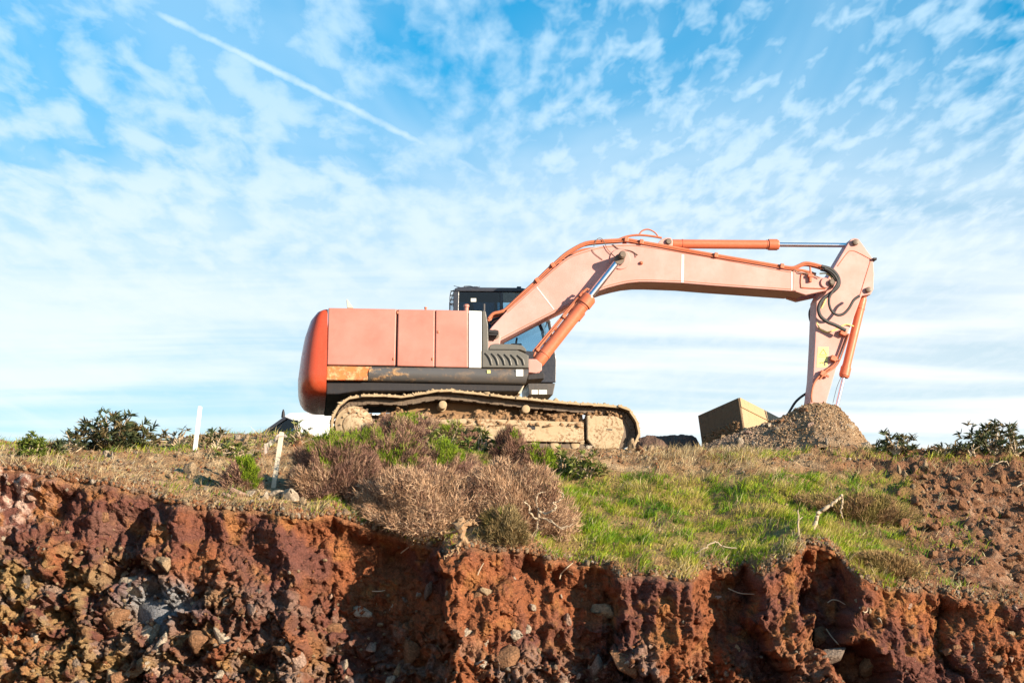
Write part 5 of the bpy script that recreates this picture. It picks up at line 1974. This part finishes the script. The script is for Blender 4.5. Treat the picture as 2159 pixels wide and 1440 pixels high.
DKL = [(.055, .075, .03), (.08, .085, .035), (.11, .09, .04), (.045, .06, .028), (.15, .11, .05)]
OLL = [(.14, .17, .035), (.19, .20, .06), (.10, .13, .03), (.24, .20, .08)]
leafy(240, 868, 950, 92, 'large dark leaved bush with tangled branches on the left skyline', 230, 31, DKL, leaf=.15, nl=10, stem_n=60, fill=.35, lw=.20)
leafy(65, 912, 962, 34, 'small rounded bright green bush near the left edge', 150, 32, [(.10, .14, .02), (.15, .19, .03), (.08, .11, .02)], leaf=.07, nl=10, stem_n=12)
leafy(118, 926, 956, 24, 'tiny dark green shrub between the green bush and the big dark bush', 40, 33, DKL, leaf=.10, nl=8, stem_n=8)
leafy(150, 905, 955, 34, 'thin dark sprig at the left foot of the big dark bush', 22, 34, DKL, leaf=.13, nl=6, stem_n=14)
leafy(375, 905, 940, 60, 'sparse dark sprigs just left of the white post', 20, 35, DKL, leaf=.12, nl=5, stem_n=20, fill=.7)
leafy(455, 898, 945, 34, 'small dark leaved plant just right of the white post', 26, 36, DKL, leaf=.13, nl=7, stem_n=12)
leafy(500, 925, 965, 44, 'low olive leaved plant among the stones by the small cushion bush', 30, 37, OLL, leaf=.12, nl=7, stem_n=10)
leafy(850, 858, 925, 70, 'leafy olive plant growing over the left part of the track frame', 90, 38, OLL, leaf=.10, nl=8, stem_n=20, lw=.3)
leafy(940, 888, 960, 62, 'leafy olive plant in front of the middle of the track frame', 80, 39, OLL, leaf=.10, nl=8, stem_n=20, lw=.3)
leafy(1010, 898, 968, 44, 'dark green leafy plant left of the upright purple heath', 60, 40, OLL + DKL[:2], leaf=.11, nl=8, stem_n=16, lw=.3)
leafy(1185, 940, 1000, 30, 'upright leafy sprig under the front track rollers', 34, 41, OLL, leaf=.13, nl=7, stem_n=14, lw=.25)
leafy(1240, 948, 1006, 50, 'low leafy plant in front of the idler guard', 60, 42, OLL, leaf=.12, nl=8, stem_n=16, lw=.3)
leafy(630, 893, 935, 46, 'dark green sprigs in front of the white car', 40, 43, OLL + DKL[:2], leaf=.10, nl=7, stem_n=14)
leafy(1888, 903, 955, 52, 'dark leaved bush on the skyline just right of the gravel mound', 62, 44, DKL, leaf=.14, nl=7, stem_n=26, fill=.3)
leafy(2095, 884, 955, 84, 'wide dark leaved bush on the skyline at the right edge', 120, 45, DKL, leaf=.14, nl=7, stem_n=40, fill=.3)
leafy(1985, 932, 956, 36, 'low dark plant on the skyline between the two right bushes', 24, 46, DKL, leaf=.11, nl=7, stem_n=8)
leafy(2050, 925, 958, 40, 'low dark plant in front of the right edge bush', 30, 47, DKL, leaf=.11, nl=7, stem_n=8)
leafy(2140, 915, 958, 40, 'leafy dark clump at the very right edge of the bank', 34, 48, DKL, leaf=.12, nl=7, stem_n=10)


# ---- grass
def grass(name, n, dens, seed, cols, L, wid, label, lean=.7):
    r = np.random.default_rng(seed)
    m_ = n * 4
    x, y = r.uniform(-10, 10, m_), r.uniform(-7.3, 0.6, m_)
    ok = y > y_edge(x) - .03
    x, y = x[ok], y[ok]
    z = zg(x, y)
    px, py = to_px(x, y, z)
    k = r.random(len(x)) < dens(px, py, x, y)
    x, y, z = x[k][:n], y[k][:n], z[k][:n]
    n = len(x)
    base = np.stack([x, y, z - .01], -1)
    cols = np.array(cols)
    cn = fbm(x * 1.6 + seed, y * 1.6, 2.0, 4)
    ci_ = np.clip(((cn + .55) / 1.1 * len(cols) + r.normal(0, .8, n)).astype(int), 0, len(cols) - 1)
    c_ = cols[ci_] * r.uniform(.7, 1.3, (n, 1))
    la = fbm(x * 2.2, y * 2.2, 8.0, 2) * 3 + r.normal(0, .9, n)
    dirs = np.stack([np.cos(la) * lean * r.random(n), np.sin(la) * lean * r.random(n) - .2, np.ones(n)], -1)
    bend = np.stack([np.cos(la) * .35, np.sin(la) * .35, np.full(n, -.18)], -1) * r.uniform(.2, 1.3, (n, 1))
    Lh = r.uniform(L[0], L[1], n) * (0.6 + .8 * sstep(-.3, .4, fbm(x * 2.7, y * 2.7, 3.0, 3)))
    V, t, q, C = blades(base, dirs, Lh, r.uniform(.7, 1.3, n) * wid, c_, c_ * 1.2, bend, seed)
    o = link(name, raw_mesh(name, V, t, q, np.clip(C, .01, .8)), M['leaf'])
    o['kind'] = 'stuff'
    o['label'], o['category'] = label, 'grass'
    return o


def meadow(px, py, x, y):
    m_ = sstep(1120, 1180, px + 12 * fbm(x * 2, y * 2, 0, 2)) * sstep(1960, 1820, px + 60 * fbm(x, y, 0, 2) + (py - 1100) * -.1) * sstep(996, 1022, py + 14 * fbm(x * 1.5, y * 1.5, 3, 3))
    cl_ = sstep(-.28, .12, fbm(x * 2.0, y * 2.0, 6.6, 4))
    left = sstep(760, 640, px) * .14 * sstep(.0, .4, fbm(x * 1.3, y * 1.3, 1.2, 3))
    lipg = sstep(620, 700, px) * sstep(1010, 900, px) * sstep(1040, 1060, py) * .35
    rt = sstep(1700, 1800, px) * sstep(2159, 1900, px) * .25 * sstep(.05, .3, fbm(x * 1.4, y * 1.4, 2.2, 3)) * sstep(1060, 1110, py)
    fr_ = sstep(1450, 1550, px) * sstep(985, 965, py) * sstep(945, 955, py) * .5 * sstep(.0, .25, fbm(x * .9, y * 3, 2.9, 2))
    return np.clip(m_ * (.10 + .9 * cl_) + left + lipg + rt + fr_, 0, 1)


def straw(px, py, x, y):
    band = sstep(1330, 1400, px) * sstep(1660, 1560, px) * sstep(1008, 985, py) * sstep(946, 956, py)
    mead = sstep(1130, 1190, px) * sstep(1950, 1800, px) * sstep(996, 1015, py) * .35 * sstep(-.1, .4, fbm(x * 2.4, y * 2.4, 1.6, 3))
    left = sstep(700, 600, px) * .22 * sstep(-.2, .4, fbm(x * 1.8, y * 1.8, 7.2, 3))
    edge = sstep(1150, 1350, px) * sstep(1010, 990, py) * .3 * sstep(-.1, .3, fbm(x * 1.8, y * 1.8, 7.9, 3))
    lp = sstep(.5, .05, y - y_edge(x)) * .4
    rt = sstep(1750, 1850, px) * sstep(2100, 1950, px) * .25 * sstep(0, .4, fbm(x * 2.2, y * 2.2, 9.9, 3))
    return np.clip(band * .9 + mead + left + edge + lp + rt, 0, 1)


grass('green_grass', 95000, meadow, 61, [(.085, .165, .012), (.15, .24, .012), (.22, .29, .016), (.30, .32, .03), (.38, .31, .10)], (.05, .15), .0085, 'green grass growing on the slope above the cliff lip')
grass('dry_grass', 34000, straw, 62, [(.34, .25, .12), (.42, .33, .18), (.47, .38, .23), (.28, .19, .09)], (.07, .20), .007, 'straw coloured dry grass scattered over the bank top', lean=.9)

# ------------------------------------------------------------------ dead wood, roots and twigs
def wood(name, label, cat, paths, mat, base_px, dY=0.0, n=8):
    """paths: list of ([(px, py)...], [radii px], [depth offsets])"""
    g = G(*base_px)
    o = thing(name, g, label, cat)
    first = True
    for k, (pts, rad, dz) in enumerate(paths):
        b = MB()
        sc = (DIST + g.y) / FPX
        rw = random.Random(k + int(pts[0][0]))
        pp, rd = catmull([P(a, q, g.y + dY + dz[min(i, len(dz) - 1)]) for i, (a, q) in enumerate(pts)], [q * sc for q in rad], 5)
        pp = [q + Vector((rw.gauss(0, .006), rw.gauss(0, .01), rw.gauss(0, .006))) for q in pp]
        b.tube(pp, [q * .78 * rw.uniform(.9, 1.1) for q in rd], n)
        b.build('trunk' if first else 'branch', mat, o, smooth=True)
        first = False
    return o


wood('dead_shrub', 'bleached dead shrub with twisted bare branches at the cliff lip', 'dead shrub', [
    ([(1129, 1136), (1132, 1112), (1136, 1093), (1138, 1078)], [5.5, 5, 4.5, 4], [0]),
    ([(1136, 1095), (1122, 1088), (1115, 1074), (1116, 1066), (1106, 1060), (1110, 1056)], [3, 2.5, 2.2, 2, 2, 1.5], [0, -.05, -.1]),
    ([(1138, 1080), (1150, 1082), (1166, 1076), (1172, 1068), (1166, 1060), (1176, 1058), (1187, 1048), (1186, 1040), (1178, 1037)], [3.5, 3.2, 3, 2.4, 2, 2, 1.6, 1.4, 1], [0, -.05, -.12]),
    ([(1138, 1080), (1132, 1064), (1131, 1048), (1136, 1041), (1148, 1036)], [2.5, 2, 1.8, 1.5, 1.2], [0, .08]),
    ([(1138, 1092), (1160, 1096), (1176, 1110), (1196, 1110), (1208, 1104)], [2.2, 2, 1.8, 1.4, 1], [0, -.1, -.2]),
    ([(1140, 1093), (1165, 1101), (1182, 1114), (1196, 1112)], [1.6, 1.4, 1.2, .8], [0, -.15, -.25])], M['deadwood'], (1129, 1130))
wood('bent_branch', 'bent pale dead branch sticking up from the grass on the right', 'branch', [
    ([(1712, 1120), (1720, 1098), (1728, 1080), (1748, 1066), (1768, 1052), (1775, 1043)], [6, 5.5, 5, 4.5, 4, 3], [0, 0, -.02, -.05]),
    ([(1773, 1045), (1777, 1050), (1775, 1066), (1773, 1080), (1777, 1092)], [2.8, 2.6, 2.4, 2, 1.4], [-.05, .02])], M['deadwood'], (1712, 1117))
wood('broken_stick', 'thin broken stick standing left of the bent dead branch', 'branch', [
    ([(1683, 1134), (1683, 1110), (1682, 1074)], [3, 2.6, 1.6], [0]), ([(1683, 1096), (1692, 1090)], [1.6, 1], [0])], M['deadwood'], (1683, 1130))
wood('fallen_twig', 'thin fallen twig bent over the grass near the lip', 'twig', [
    ([(1465, 1166), (1484, 1156), (1508, 1142), (1524, 1152), (1552, 1155)], [1.6, 1.8, 2.2, 1.8, 1.2], [0, -.03, 0])], M['deadwood'], (1470, 1166))
wood('curved_twig', 'curved pale twig lying on the rubble near the right edge', 'twig', [
    ([(2085, 990), (2098, 978), (2118, 972), (2128, 982)], [1.6, 1.8, 1.6, 1], [0])], M['deadwood'], (2085, 992))
wood('straight_stick', 'short straight pale stick on the rubble at the right edge', 'twig', [
    ([(2132, 1034), (2159, 1018)], [2, 1.6], [0])], M['deadwood'], (2134, 1034))


def cliff_root(name, label, paths, mat, out=.06):
    p0 = cliff_spot(*paths[0][0][0])
    o = thing(name, p0, label, 'root')
    for k, (pts, rad) in enumerate(paths):
        b = MB()
        w = []
        for a, q in pts:
            s = cliff_spot(a, q)
            w.append(P(a, q, s.y - out))
        ys = [q.y for q in w]
        ymean = sum(ys) / len(ys)
        w = [P(a, q, .35 * ys[i] + .65 * min(ymean, ys[i])) for i, (a, q) in enumerate(pts)]
        sc = (DIST + p0.y) / FPX
        rw = random.Random(k + int(pts[0][0]))
        pp, rd = catmull(w, [q * sc for q in rad], 6)
        pp = [q + Vector((rw.gauss(0, .012), rw.gauss(0, .012), rw.gauss(0, .010))) if max(rad) > 2 else q for q in pp]
        b.tube(pp, [q * .8 * (rw.uniform(.6, 1.35) if max(rad) > 2 else 1) for q in rd], 7)
        b.build('root_stem' if k == 0 else 'root_branch', mat, o, smooth=True)
    return o


cliff_root('root_clump', 'pale gnarled root stump hanging out at the cliff lip', [
    ([(985, 1150), (972, 1120), (968, 1104), (975, 1098)], [6, 12, 13, 6]),
    ([(972, 1112), (985, 1104), (1000, 1102)], [9, 6, 3]), ([(972, 1115), (955, 1122), (930, 1124), (915, 1130)], [5, 4, 3, 2]),
    ([(976, 1130), (968, 1150), (950, 1166), (932, 1176)], [6, 4, 3, 1.5]), ([(974, 1125), (966, 1148), (966, 1170)], [7, 5, 2]),
    ([(975, 1100), (990, 1096), (1002, 1100), (1008, 1106)], [4, 3, 2.4, 1.5]), ([(970, 1106), (958, 1104), (945, 1108)], [5, 3, 1.5])], M['root'], .12)
for pts, lab in (([(1180, 1220), (1184, 1208), (1196, 1196), (1208, 1186)], 'thin pale root on the shaded cliff right of the dead shrub'), ([(1007, 1212), (1012, 1200), (1020, 1186)], 'short straight root on the sunlit earth buttress'),
                 ([(1745, 1270), (1755, 1264), (1768, 1266), (1782, 1274)], 'thin white root arched in the dark gully'), ([(1812, 1280), (1822, 1290), (1828, 1288), (1830, 1280)], 'small hooked root right of the dark gully'),
                 ([(845, 1166), (858, 1156), (872, 1147)], 'thin root at the shaded hollow under the tan bushes'), ([(1535, 1240), (1560, 1250), (1590, 1252)], 'thin horizontal root under the grassy lip'),
                 ([(1742, 1325), (1752, 1340), (1765, 1355), (1772, 1362)], 'thin wavy root low in the dark gully'), ([(785, 1246), (800, 1246), (812, 1244)], 'short root above the white stones in the cliff')):
    cliff_root('thin_root', lab, [(pts, [1.6] * (len(pts) - 1) + [.8])], M['deadwood'], .05)
